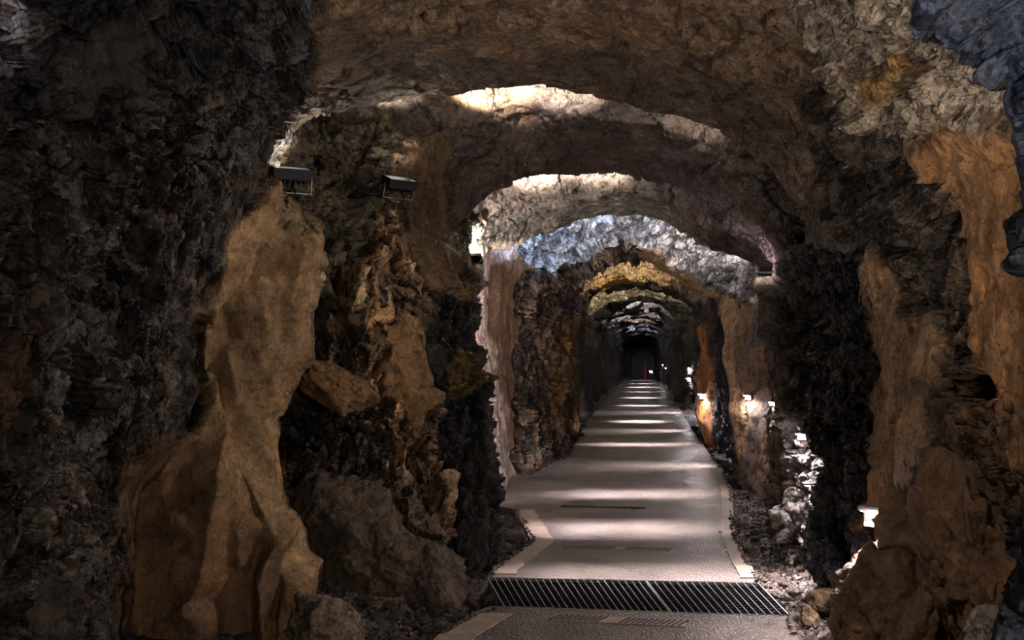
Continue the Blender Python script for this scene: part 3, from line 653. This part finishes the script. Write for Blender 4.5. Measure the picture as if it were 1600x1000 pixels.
# ------------------------------------------------------------------ rocks
def rock_mesh(name, radii, seed, colour, sub_=4, sharp=.28, ro=.6, freq=1.6, flat_base=True):
    bm = bmesh.new(); bmesh.ops.create_icosphere(bm, subdivisions=sub_, radius=1)
    co = np.array([v.co[:] for v in bm.verts], np.float32)
    q = co*freq+seed*7.7
    f1, r1, c1 = facets(q, seed, 1.0); f2, r2, c2 = facets(q*2.7, seed+1, 1.1)
    rs = np.random.RandomState(seed); npl = 15                       # a solid cut by random planes, edges a little worn
    pn = rs.normal(size=(npl, 3)); pn /= np.linalg.norm(pn, axis=1, keepdims=True); ph = rs.uniform(.66, 1.0, npl)
    dn = co @ pn.T; rr = np.where(dn > .05, ph[None]/np.maximum(dn, .05), 9)
    kk = 24.0; rad = -np.log(np.exp(-kk*rr).sum(1))/kk
    rad = np.minimum(rad, 1.25)*1.12+sharp*.4*f1+sharp*.3*f2+ridged(q*2.5, 3, seed+3)*.05+fbm(co*1.9+seed, 3, seed+9)*.13
    co2 = co*rad[:, None]*np.array(radii, np.float32)
    if flat_base: co2[:, 2] = np.maximum(co2[:, 2], -radii[2]*.75)
    for v, c in zip(bm.verts, co2): v.co = c
    me = bpy.data.meshes.new(name); bm.to_mesh(me); bm.free()
    n = len(me.vertices); base = np.array(S(*colour))[None]*np.exp((r2[:, :1]-.5)*.3)
    a = me.attributes.new('RockColour', 'FLOAT_COLOR', 'POINT'); a.data.foreach_set('color', np.concatenate([base, np.ones((n, 1))], 1).astype(np.float32).ravel())
    b = me.attributes.new('RockRough', 'FLOAT', 'POINT'); b.data.foreach_set('value', np.full(n, ro, np.float32))
    b = me.attributes.new('RockFacet', 'FLOAT', 'POINT'); b.data.foreach_set('value', np.full(n, .25, np.float32))
    me.polygons.foreach_set('use_smooth', np.ones(len(me.polygons), bool))
    return me
def boulder(px, py, Y, w, h, dep, seed, colour, label, group=None, rz=0, tilt=0, sharp=.28, sub_=5, ro=.6, mat=None, freq=1.6):
    """w, h in pixels of the photograph at depth Y, dep in metres"""
    me = rock_mesh('boulder', (w*.5*Y/F, dep*.5, h*.5*Y/F), seed, colour, sub_, sharp, ro, freq)
    o = link_mesh('boulder', me, mat or M_smooth); o.location = px2(px, py, Y); o.rotation_euler = (0, tilt, rz)
    return tag(o, label, 'boulder', group)
BR = (116, 86, 60)
boulder(1398, 985, 4.9, 200, 220, .62, 301, BR, 'large rounded brown boulder leaning by the right edge of the path', tilt=.25, sharp=.34, freq=1.3, sub_=6)
boulder(1530, 900, 4.3, 170, 290, .6, 302, (120,86,56), 'tall brown boulder between the leaning boulder and the foreground rib', tilt=-.1, sharp=.34, freq=1.3, sub_=6)
boulder(1380, 880, 5.35, 90, 60, .4, 303, (136,104,76), 'small flat-topped brown boulder right under the big wall lamp', sharp=.22)
boulder(1520, 745, 4.5, 90, 150, .4, 304, (128,92,56), 'upright brown rock block high on top of the right boulder pile', tilt=.15, sharp=.22, freq=1.2)
boulder(1440, 840, 5.0, 120, 110, .5, 309, (112,82,54), 'brown rock lump behind the leaning boulder, right of the big lamp', tilt=.2, sharp=.22)
boulder(1546, 985, 3.75, 62, 70, .2, 305, (176,160,150), 'pale lit stone in the bottom right corner beside the foreground rib', sharp=.3)
boulder(45, 960, 3.95, 120, 150, .45, 306, (78,64,54), 'dark brown boulder in the bottom left corner of the picture', sharp=.3, freq=1.2, mat=M_rock)
boulder(505, 985, 5.0, 110, 100, .4, 307, (134,112,92), 'grey-brown boulder at the foot of the tan buttress', sharp=.28, mat=M_rock)
boulder(600, 885, 5.92, 120, 150, .35, 310, (106,86,68), 'grey-brown slab leaning against the rubble wall on the left', tilt=.2, sharp=.26, mat=M_rock, freq=1.2)
boulder(520, 830, 5.98, 140, 170, .3, 314, (102,82,64), 'broad brown slab leaning beside the tan buttress', tilt=.15, sharp=.24, mat=M_rock, freq=1.1)
boulder(672, 915, 5.95, 90, 90, .35, 311, (116,96,84), 'low grey-brown block at the left edge of the gravel by the grating', sharp=.28, mat=M_rock)
boulder(518, 605, 5.95, 110, 70, .3, 312, (136,98,60), 'jutting ochre rock wedge halfway up the rubble wall', tilt=.5, sharp=.3, mat=M_rock, freq=1.1)
boulder(735, 850, 6.9, 60, 90, .3, 313, (66,60,58), 'dark boulder against the black rock left of the path', tilt=.1, sharp=.28, mat=M_rock)
boulder(1263, 962, 5.6, 24, 30, .1, 316, (116,92,66), 'small brown stone just right of the grating', sharp=.25, sub_=4, mat=M_rock)
boulder(1293, 942, 5.75, 56, 30, .18, 317, (112,86,58), 'flat brown stone right of the grating beneath the black wall', sharp=.22, sub_=4, mat=M_rock)

# loose stones in the gravel margins
protos = [rock_mesh('loose_stone', (1, .8, .6), 400+k, [(110,96,88),(96,84,78),(128,108,92),(84,76,74)][k % 4], 3, .3, .5, 1.3) for k in range(8)]
for me in protos: me.materials.append(M_rock)
rnd = random.Random(11)
def loose(side, n, y0, y1, smin, smax, label, group):
    c = 0
    while c < n:
        Y = y0*(y1/y0)**rnd.random()
        e = float((gl if side < 0 else gr)(np.array([Y]))[0])
        x = e+side*rnd.uniform(.05, .85)**1.0*min(1, .9)
        if side > 0 and 5.5 < Y < 6.5 and x < .92: continue
        w = side_hit(Y, .15, side)
        if abs(x) > abs(w.x)-.03: 
            x = e+side*rnd.uniform(.04, max(.05, abs(w.x-e)-.05))
        s = smin*(smax/smin)**(rnd.random()**1.6)
        o = bpy.data.objects.new('loose_stone', protos[rnd.randrange(8)]); C.objects.link(o)
        o.location = (x, Y, ground_z(x, Y)+s*.25); o.scale = (s, s*rnd.uniform(.8, 1.2), s*rnd.uniform(.7, 1.0)); o.rotation_euler = (rnd.uniform(-.3, .3), rnd.uniform(-.3, .3), rnd.uniform(0, 6.28))
        tag(o, label, 'stone', group); c += 1
loose(-1, 70, 5.3, 9.5, .025, .075, 'broken grey-brown stone in the gravel along the left edge of the path', 'loose stones left of the path')
loose(1, 70, 5.6, 12, .02, .065, 'broken stone in the wet gravel along the right edge of the path', 'loose stones right of the path')
loose(-1, 30, 11, 22, .05, .12, 'rock piece in the far rubble bank left of the path', 'far rubble left of the path')
loose(1, 30, 11, 20, .05, .10, 'rock piece in the far rubble bank right of the path', 'far rubble right of the path')
def gravel(name, side, n, y0, y1, seed):
    r = random.Random(seed); verts, faces = [], []
    for _ in range(n):
        Y = y0*(y1/y0)**r.random(); e = float((gl if side < 0 else gr)(np.array([Y]))[0])
        x = e+side*(r.random()**1.4*.95-.02)
        if trench_at(x, Y): continue
        s = .006*(4.2**r.random()); z = ground_z(x, Y)
        if abs(x) < abs(e): z = .024
        b = len(verts); ax = [(1, 0, 0), (-1, 0, 0), (0, 1, 0), (0, -1, 0), (0, 0, 1), (0, 0, -1)]
        rot_ = Matrix.Rotation(r.uniform(0, 6.3), 3, Vector((r.uniform(-1, 1), r.uniform(-1, 1), r.uniform(-1, 1)+.1)).normalized())
        for a in ax:
            v = rot_ @ (Vector(a)*s*r.uniform(.6, 1.5)); verts.append((x+v.x, Y+v.y, z+s*.4+v.z*.7))
        for t in ((0, 2, 4), (2, 1, 4), (1, 3, 4), (3, 0, 4), (2, 0, 5), (1, 2, 5), (3, 1, 5), (0, 3, 5)): faces.append(tuple(b+k for k in t))
    me = bpy.data.meshes.new(name); me.from_pydata(verts, [], faces)
    nv_ = len(verts); rr = np.repeat(np.array([r.uniform(.45, 1.7) for _ in range(nv_//6)]), 6)
    c = np.array([S(104, 90, 82)])*rr[:, None]
    a = me.attributes.new('RockColour', 'FLOAT_COLOR', 'POINT'); a.data.foreach_set('color', np.concatenate([c, np.ones((nv_, 1))], 1).astype(np.float32).ravel())
    q = me.attributes.new('RockRough', 'FLOAT', 'POINT'); q.data.foreach_set('value', np.full(nv_, .34 if side > 0 else .5, np.float32))
    o = link_mesh(name, me, M_rock); return o
def trench_at(x, y): return G_near(x) < y < G_far(x) and -1.02 < x < .86
tag(gravel('gravel', -1, 6000, 5.2, 14, 21), 'dry brown gravel between the left wall and the path', 'gravel', kind='stuff')
tag(gravel('gravel', 1, 6000, 5.2, 14, 22), 'wet glinting gravel between the path and the right wall', 'gravel', kind='stuff')

# ------------------------------------------------------------------ gratings and slot drains
def grate(fx0, fx1, nbar, label):
    """fx0, fx1: fractions across the channel"""
    FL, FR = Vector((-1.01, 6.53, .022)), Vector((.745, 6.37, .022)); NL, NR = Vector((-.80, 5.79, .022)), Vector((.83, 5.575, .022))
    f = lambda t: FL.lerp(FR, t); n = lambda t: NL.lerp(NR, t)
    r = empty('metal_grating', f(fx0).lerp(n(fx1), .5), label, 'grating', 'gratings across the path')
    inv = Matrix.Translation(-r.location)
    def bar(bm, a, b, w, h):
        d = (b-a); L_ = d.length; rot_ = Vector((1, 0, 0)).rotation_difference(d.normalized()).to_matrix()
        box(bm, (a+b)/2-r.location+Vector((0, 0, -h/2)), (L_, w, h), rot_)
    bm = bmesh.new(); e = .004
    for a, b in ((f(fx0), f(fx1)), (n(fx0), n(fx1)), (f(fx0), n(fx0)), (f(fx1), n(fx1))): bar(bm, a, b, .008, .018)
    from_bm('frame', bm, M_grey_metal, r)
    bm = bmesh.new()
    for k in range(1, nbar):
        t = fx0+(fx1-fx0)*k/nbar; bar(bm, f(t), n(t), .0045, .012)
    from_bm('bearing_bars', bm, M_grey_metal, r)
    bm = bmesh.new(); m = 13
    for k in range(1, m):
        a = f(fx0).lerp(n(fx0), k/m); b = f(fx1).lerp(n(fx1), k/m); bar(bm, a-Vector((0, 0, .008)), b-Vector((0, 0, .008)), .005, .014)
    from_bm('cross_rods', bm, M_dark_metal, r)
grate(0, .588, 23, 'wider steel grating panel on the left across the path channel')
grate(.594, 1, 15, 'narrower steel grating panel on the right across the path channel')
def drain(px0, py0, px1, py1, depth, n, label, slots=True, gap=None):
    a, b = ground_at(px0, py0), ground_at(px1, py1); ctr = (a+b)/2; ctr.z = .022+float(wave(0, np.array(ctr.y)))
    ang = math.atan2(b.y-a.y, b.x-a.x); L_ = (b-a).length
    r = empty('slot_drain', ctr, label, 'drain', 'slot drains in the path'); r.rotation_euler.z = ang
    bm = bmesh.new(); box(bm, (0, 0, -.002), (L_, depth, .012)); from_bm('frame', bm, M_frame if slots else M_slot, r)
    bm = bmesh.new(); w = L_/n
    for k in range(n):
        if gap and k == gap[0]: from_bm('slots', bm, M_slot, r, False); bm = bmesh.new()
        if gap and gap[0] <= k < gap[1]: continue
        x = -L_/2+(k+.5)*w; sh = Matrix.Rotation(-.35 if slots else 0, 3, 'Z')
        box(bm, (x, 0, .003), (w*.52, depth*.86, .006), sh)
    from_bm('slots', bm, M_slot, r, False)
drain(865, 971, 1072, 981, .13, 23, 'slatted drain strip nearest the camera, in front of the grating', True, (9, 12))
drain(885, 859, 1048, 863, .11, 30, 'slatted drain strip just beyond the grating', True, (14, 17))
drain(877, 796, 1008, 799, .08, 20, 'dark drain strip in the middle of the path beyond the slatted one', False)
drain(918, 734, 1020, 736, .16, 14, 'slatted drain strip furthest along the path', True)

# ------------------------------------------------------------------ lamps
def area(loc, direction, power, size, colr, spread=160):
    l = bpy.data.lights.new('lamp_light', 'AREA'); l.energy = power; l.size = size; l.color = colr; l.spread = math.radians(spread)
    o = bpy.data.objects.new('lamp_light', l); C.objects.link(o); o.location = loc
    o.rotation_euler = Vector(direction).to_track_quat('-Z', 'Y').to_euler(); return o
def spot(loc, target, power, ang, colr, blend=.6, rad=.04):
    l = bpy.data.lights.new('flood_light', 'SPOT'); l.energy = power; l.spot_size = math.radians(ang); l.spot_blend = blend; l.shadow_soft_size = rad; l.color = colr
    o = bpy.data.objects.new('flood_light', l); C.objects.link(o); o.location = loc
    o.rotation_euler = (Vector(target)-Vector(loc)).to_track_quat('-Z', 'Y').to_euler(); return o
BAND = 1.6; GAIN = 3.5; COOL = (1.0, .90, .95); WARM = (1.0, .80, .58); NEUT = (1.0, .93, .85)
def wall_lamp(loc, face, power, label, size=1.0, colr=COOL, aim=None, spread=170):
    """hooded lamp: back plate against the rock, hood above, glowing lens looking down"""
    f = Vector((face[0], face[1], 0)).normalized(); rz = math.atan2(f.y, f.x)+math.pi/2      # local -Y looks out of the wall
    r = empty('wall_lamp', loc, label, 'lamp', 'hooded wall lamps along the right wall'); r.rotation_euler.z = rz
    s = size
    bm = bmesh.new(); box(bm, (0, .02*s, -.02*s), (.15*s, .02*s, .12*s), None, .006*s); from_bm('back_plate', bm, M_hood, r)
    bm = bmesh.new(); box(bm, (0, -.035*s, .028*s), (.15*s, .10*s, .03*s), None, .012*s); from_bm('hood', bm, M_hood, r)
    bm = bmesh.new()
    vs = [(-.06, -.078, .014), (.06, -.078, .014), (.045, -.02, -.004), (-.045, -.02, -.004), (-.06, .008, .014), (.06, .008, .014), (.045, .008, -.004), (-.045, .008, -.004)]
    v = [bm.verts.new(Vector(q)*s) for q in vs]
    for q in ((0, 1, 2, 3), (4, 7, 6, 5), (0, 3, 7, 4), (1, 5, 6, 2), (3, 2, 6, 7), (0, 4, 5, 1)): bm.faces.new([v[k] for k in q])
    bmesh.ops.recalc_face_normals(bm, faces=bm.faces)
    from_bm('lens', bm, M_glow, r)
    lp = Vector(loc)+f*.07*s+Vector((0, 0, -.035*s))
    if aim is None:                                              # light spilling round the hood
        pl = bpy.data.lights.new('lamp_spill', 'POINT'); pl.energy = power*(.05 if s > .9 else .2); pl.color = colr; pl.shadow_soft_size = .01
        po = bpy.data.objects.new('lamp_spill', pl); C.objects.link(po); po.location = Vector(loc)+f*.11*s+Vector((0, 0, -.03*s))
    area(lp, aim or (f.x*.12, f.y*.12, -1), power, .08, colr, spread)
    return r
def put_lamp(px, py, power, label, size=1.0, face=None, off=.05):
    p, n = hit(px, py)
    f = Vector((n.x, n.y, 0)).normalized() if face is None else Vector(face)
    return wall_lamp(p+f*off, f, power, label, size)
put_lamp(1380, 797, 14, 'hooded lamp nearest the camera, low on the tan wall above the boulders', 1.0, (-.55, -.83, 0), .10)
put_lamp(1257, 679, 4, 'hooded lamp on the pale strip left of the black slate wall', .42, (-.6, -.8, 0))
put_lamp(1210, 629, 3, 'hooded lamp on the dark wall right of the tan pillar', .36, (-.6, -.8, 0))
put_lamp(1172, 619, 3, 'hooded lamp on the tan pillar on the right', .5, (-.6, -.8, 0))
put_lamp(1100, 617, 4.5, 'hooded lamp low on the orange pillar on the right', .8, (-.6, -.8, 0))
put_lamp(1078, 592, 6, 'hooded lamp just beyond the orange pillar', .8, (-.6, -.8, 0))
for px, py, lab in ((1078,575,'small far wall lamp above the one beyond the orange pillar'),(1041,575,'second far wall lamp from the end of the tunnel'),(1036,570,'far wall lamp high on the last dark rib'),(1021,580,'wall lamp closest to the far end of the tunnel')):
    put_lamp(px, py, .5 if px < 1030 else 2, lab, .22 if px < 1030 else .45, (-.5, -.86, 0))

def flood(loc, target, power, label, colr, size=1.0, ang=130, rad=.05, blend=.7, dark_lens=False):
    """floodlight: shallow box housing, lens toward the target, bracket and cable behind"""
    d = (Vector(target)-Vector(loc)).normalized()
    r = empty('floodlight', loc, label, 'floodlight', 'floodlights lighting the roof')
    r.rotation_euler = d.to_track_quat('Z', 'Y').to_euler(); s = size
    bm = bmesh.new(); box(bm, (0, 0, 0), (.24*s, .17*s, .035*s), None, .008*s)
    for k in range(6): box(bm, ((k-2.5)*.032*s, 0, -.028*s), (.006*s, .13*s, .03*s))
    for a in (-1, 1):
        box(bm, (a*.114*s, 0, .035*s), (.012*s, .17*s, .05*s)); box(bm, (0, a*.079*s, .035*s), (.216*s, .012*s, .05*s))
    from_bm('housing', bm, M_dark_metal, r)
    bm = bmesh.new(); box(bm, (0, 0, .020*s), (.20*s, .13*s, .006*s)); from_bm('dark_lens' if dark_lens else 'lens', bm, M_dark_metal if dark_lens else M_glow_flood, r)  # a plain dark box replaces the glowing lens on the added buttress lamp
    bm = bmesh.new()
    for a in (-1, 1): box(bm, (a*.128*s, 0, -.045*s), (.006*s, .03*s, .12*s))
    box(bm, (0, 0, -.105*s), (.262*s, .03*s, .006*s)); from_bm('bracket', bm, M_grey_metal, r)
    bm = bmesh.new(); tube(bm, [(0, -.03*s, -.04*s), (.02*s, -.08*s, -.09*s), (.0, -.10*s, -.16*s)], .006*s); from_bm('cable', bm, M_dark_metal, r)
    spot(Vector(loc)+d*.06*s, target, power, ang, colr, blend, rad)
    return r
p, n = hit(452, 290)
flood(p+n*.10, p+Vector((.15, -.3, 1)), 5, 'floodlight tucked behind the tan flake on the left', NEUT, .9, 100)
p, n = hit(612, 284)
flood(p+n*.09, p+Vector((.3, -.35, 1)), 10, 'floodlight on the brown rubble wall below the roof arch', WARM, .8, 100)
p = side_hit(8.1, 2.25, -1)
flood(Vector((p.x+.07, 8.1, 2.25)), Vector((p.x+.25, 8.7, 2.75)), 90, 'floodlight behind the hanging brown slab on the left', NEUT, .5, 120)
p, n = hit(1208, 424)
flood(px2(1196, 424, min(p.y, 9.0)-.12), px2(1090, 330, 10.4), 14, 'floodlight high on the right wall with its lens in view', COOL, .4, 110)
# floodlights lying in the roof pockets behind each arch edge, turned up so that only the pocket behind is lit
def pocket(loc, power, colr, label, ang=92, lean=.75, side=0.0, size=.6, up=.5):
    x, Y, z = loc
    flood(Vector(loc), Vector((x+side, Y+lean, z+up)), power*GAIN, label, colr, size, ang, .05, .35)
pocket(px2(575, 138, 6.35), 16, NEUT, 'floodlight in the roof pocket behind the first arch, far left')
pocket(px2(740, 128, 6.4), 110, WARM, 'floodlight in the roof pocket behind the first arch, left of its crown')
pocket(px2(870, 124, 6.4), 45, NEUT, 'floodlight in the roof pocket behind the first arch, by its crown')
pocket(px2(1110, 180, 6.4), 6, NEUT, 'floodlight in the roof pocket behind the first arch, right of its crown')
pocket(px2(815, 262, 8.1), 150, NEUT, 'floodlight in the roof pocket behind the second arch, left side')
pocket(px2(930, 258, 8.15), 70, NEUT, 'floodlight in the roof pocket behind the second arch, at its crown')
pocket(px2(800, 355, 9.9), 60, (.45, .62, 1.0), 'blue-white floodlight in the roof pocket behind the third arch, far left')
pocket(px2(900, 325, 10.1), 45, (.45, .62, 1.0), 'blue-white floodlight in the roof pocket behind the third arch, left side', side=-.35)
pocket(px2(1065, 340, 10.1), 24, COOL, 'floodlight in the roof pocket behind the third arch, right side')
pocket(px2(1140, 372, 10.0), 50, COOL, 'floodlight in the roof pocket behind the third arch, far right')
pocket(px2(970, 395, 15.4), 110, WARM, 'warm floodlight in the roof pocket behind the fourth arch', 100)
far_pockets = [(20.9,160,(1,.85,.6)),(27.2,200,NEUT),(32.2,200,COOL),(36.7,200,COOL),(41.7,200,COOL),(46.7,240,(.6,.78,1)),(52.2,24,NEUT)]
FN = ['ochre far arch', 'first pale far arch', 'second pale far arch', 'third pale far arch', 'fourth pale far arch', 'bluish far roof', 'last far arch']
TOPS = {20.2: 2.76, **{e: t for e, _, _, t in EDGES}}
def sight(Y):                                        # height hidden behind the arch edge in front, seen from the path
    e = max(k for k in TOPS if k < Y); return CAMZ+(TOPS[e]-CAMZ)*Y/e
for (Y, pw, c_), nme in zip(far_pockets, FN):
    pocket((-.3, Y, sight(Y)+.14), pw, c_, 'floodlight hidden in the roof pocket of the '+nme, 100, .75, size=.5, up=.42)
# unseen strip lights added in the same pockets to throw light bands on the path
def batten(x, Y, z, w_, power, label, spread=19):
    r = empty('added_strip_light', (x, Y, z), label, 'strip light', 'unseen strip lights added in the roof pockets')
    bm = bmesh.new(); box(bm, (0, 0, .02), (w_, .07, .03), None, .006); from_bm('housing', bm, M_hood, r)
    bm = bmesh.new(); box(bm, (0, 0, .0), (w_-.04, .045, .012)); from_bm('lens', bm, M_glow_flood, r)
    l = bpy.data.lights.new('added_strip_light', 'AREA'); l.shape = 'RECTANGLE'; l.size = w_; l.size_y = .05; l.energy = power; l.color = COOL; l.spread = math.radians(spread)
    o = bpy.data.objects.new('added_strip_light', l); C.objects.link(o); o.location = (x, Y, z-.012)
def roof_z(x, Y):
    loc, n, i, d = bvh.ray_cast(Vector((x, Y, 1.5)), Vector((0, 0, 1))); return loc.z if loc else 3.0
BANDS = [(6.5,5,'first'),(8.35,6.5,'second'),(10.4,7,'third'),(15.9,8,'fourth'),(21.1,10,'ochre far'),(27.3,11,'first pale far'),(32.3,11,'second pale far'),(36.8,11,'third pale far'),(41.8,11,'fourth pale far'),(46.8,11,'bluish far'),(52.3,10,'last far')]
for Y, pw, nme in BANDS:
    batten(0.0 if Y > 12 else -.05, Y, sight(Y)+.16 if Y > 20 else min(roof_z(-.45, Y), roof_z(.45, Y), roof_z(0, Y))-.05, 1.3 if Y < 20 else .7, pw*BAND, 'added strip light above the path in the roof pocket behind the %s arch' % nme)
for Y, sd, pw, lab in ((12.9, 1, 9, 'hooded lamp low in the right recess behind the tan pillar'), (18.6, 1, 10, 'hooded lamp low in the right recess behind the orange pillar'), (24.2, 1, 10, 'hooded lamp low on the right between the ochre and pale far arches')):
    w = side_hit(Y, .75, sd); loc = Vector((w.x-sd*.05, Y, .78))
    wall_lamp(loc, (-sd, 0, 0), pw, lab, .5, COOL, (sd*.1-loc.x, 0, -.85), 60)
w = side_hit(6.55, .6, 1); wall_lamp(Vector((w.x-.05, 6.55, .62)), (-1, 0, 0), 9, 'added hooded lamp hidden behind the edge of the black slate wall', .5, COOL, (-.3, -.1, -.8), 100)  # hidden extra lamp, added to brighten the gravel by the grating
w = side_hit(8.7, .9, -1); wall_lamp(Vector((w.x+.14, 8.75, .8)), (1, 0, 0), 36, 'added hooded lamp hidden behind the black rock on the left, turned to the pale curtain rock', .5, COOL, (-.12, 1, .4), 130)  # unseen lamp added to brighten the curtain rock
# nearest lamps behind the foreground rib and the camera, plus added fill lights
wall_lamp(Vector((side_hit(2.55, .5, 1).x-.07, 2.55, .55)), (-1, .3, 0), 7, 'hooded lamp behind the foreground rib', 1.0)
flood(Vector((side_hit(2.6, .9, 1).x-.12, 2.6, .9)), (.85, 4.3, 3.2), 50, 'floodlight behind the foreground rib', NEUT, .9, 100)
flood(Vector((-.9, -.6, .8)), (.1, 3.7, 3.1), 225, 'floodlight behind the camera turned to the roof', NEUT, 1.0, 48)
p, n = hit(1318, 262)
flood(p+n*.012, (-1.9, 5.4, 1.5), 78, 'small added floodlight under the craggy rib on the right, turned to the buttress', NEUT, .35, 70, dark_lens=True)  # added lamp: side light that models the folds of the buttress
flood(Vector((.9, 2.9, 2.72)), (-1.4, 6.1, 1.2), 75, 'added fill light above the picture turned to the rubble wall', NEUT, .7, 40)  # unseen fill, added to lift the rubble wall
p, n = hit(18, 6)
flood(p+Vector((.5, -.35, .12)), p+Vector((0, 0, .05)), 14, 'floodlight at the top left, just above the picture', COOL, .6, 30)
flood(Vector((1.1, -.8, 1.6)), (-2.2, 3.8, 1.6), 100, 'added fill light behind the camera turned to the left wall', NEUT, .8, 75)  # fill light added for the dim left wall
flood(Vector((-.1, 2.75, 2.85)), (1.4, 4.7, 1.1), 46, 'added fill light above the picture turned to the right wall', NEUT, .8, 60)  # fill added for the right wall, set where it misses the foreground rib
flood(Vector((-1.2, .2, 2.0)), (.72, 1.8, 2.3), 40, 'added floodlight standing in for bluish daylight on the foreground rib', (.32, .52, 1.0), .8, 26)  # lamp put in for the bluish daylight falling on the rib

# ------------------------------------------------------------------ far end
bm = bmesh.new()
pts = []
for t in range(0, 181, 10): pts.append((.07+.72*math.cos(math.radians(t)), .95+.62*math.sin(math.radians(t))))
outer = [(x, z) for x, z in [(.79, 0)]+pts+[(-.65, 0)]]
fr = [bm.verts.new((x, END_Y-.05, z)) for x, z in outer]; bk = [bm.verts.new((x, END_Y+.05, z)) for x, z in outer]
bm.faces.new(fr); bm.faces.new(bk[::-1])
for k in range(len(fr)): bm.faces.new((fr[k], bk[k], bk[(k+1) % len(fr)], fr[(k+1) % len(fr)]))
bmesh.ops.recalc_face_normals(bm, faces=bm.faces)
dr_ = from_bm('door_1', bm, M_black); tag(dr_, kind='structure')
bm = bmesh.new()
for k in range(len(outer)-1):
    (x0, z0), (x1, z1) = outer[k], outer[k+1]
    tube(bm, [(x0, END_Y-.07, z0), (x1, END_Y-.07, z1)], .03, 6)
from_bm('door_frame', bm, M_dark_metal, dr_)
bm = bmesh.new(); box(bm, (.08, END_Y+.7, 1.4), (6, .6, 4)); tag(from_bm('wall_back', bm, simple('dark_end_rock', S(22, 20, 20), .9, 0, .4, 3, .5)), kind='structure')
rp = empty('post', (.19, 56.5, .02), 'thin red post standing at the dark far end of the path', 'post')
bm = bmesh.new(); bmesh.ops.create_cone(bm, cap_ends=True, segments=12, radius1=.10, radius2=.08, depth=.42, matrix=Matrix.Translation((0, 0, .21))); from_bm('base', bm, M_red, rp)
bm = bmesh.new(); bmesh.ops.create_cone(bm, cap_ends=True, segments=12, radius1=.055, radius2=.05, depth=.5, matrix=Matrix.Translation((0, 0, .66))); from_bm('pole', bm, M_red, rp)

# ------------------------------------------------------------------ world, camera
w = bpy.data.worlds.new('World'); bpy.context.scene.world = w; w.use_nodes = True
w.node_tree.nodes['Background'].inputs['Color'].default_value = (.6, .75, 1, 1); w.node_tree.nodes['Background'].inputs['Strength'].default_value = .15
cam = bpy.data.cameras.new('Camera'); co = bpy.data.objects.new('Camera', cam); C.objects.link(co)
cam.sensor_width = 36; cam.lens = 36*F/1600; cam.shift_x = (800-VX)/1600; cam.shift_y = (VY-500)/1600
co.location = (0, 0, CAMZ); co.rotation_euler = (math.radians(90), 0, 0); cam.clip_start = .05; cam.clip_end = 200
sc = bpy.context.scene; sc.camera = co
sc.view_settings.view_transform = 'Standard'; sc.view_settings.look = 'None'; sc.view_settings.gamma = 1; sc.view_settings.exposure = 0.88; sc.view_settings.use_curve_mapping = False
sc.cycles.use_denoising = True; sc.cycles.max_bounces = 5; sc.cycles.diffuse_bounces = 3; sc.cycles.glossy_bounces = 2; sc.cycles.adaptive_threshold = .02
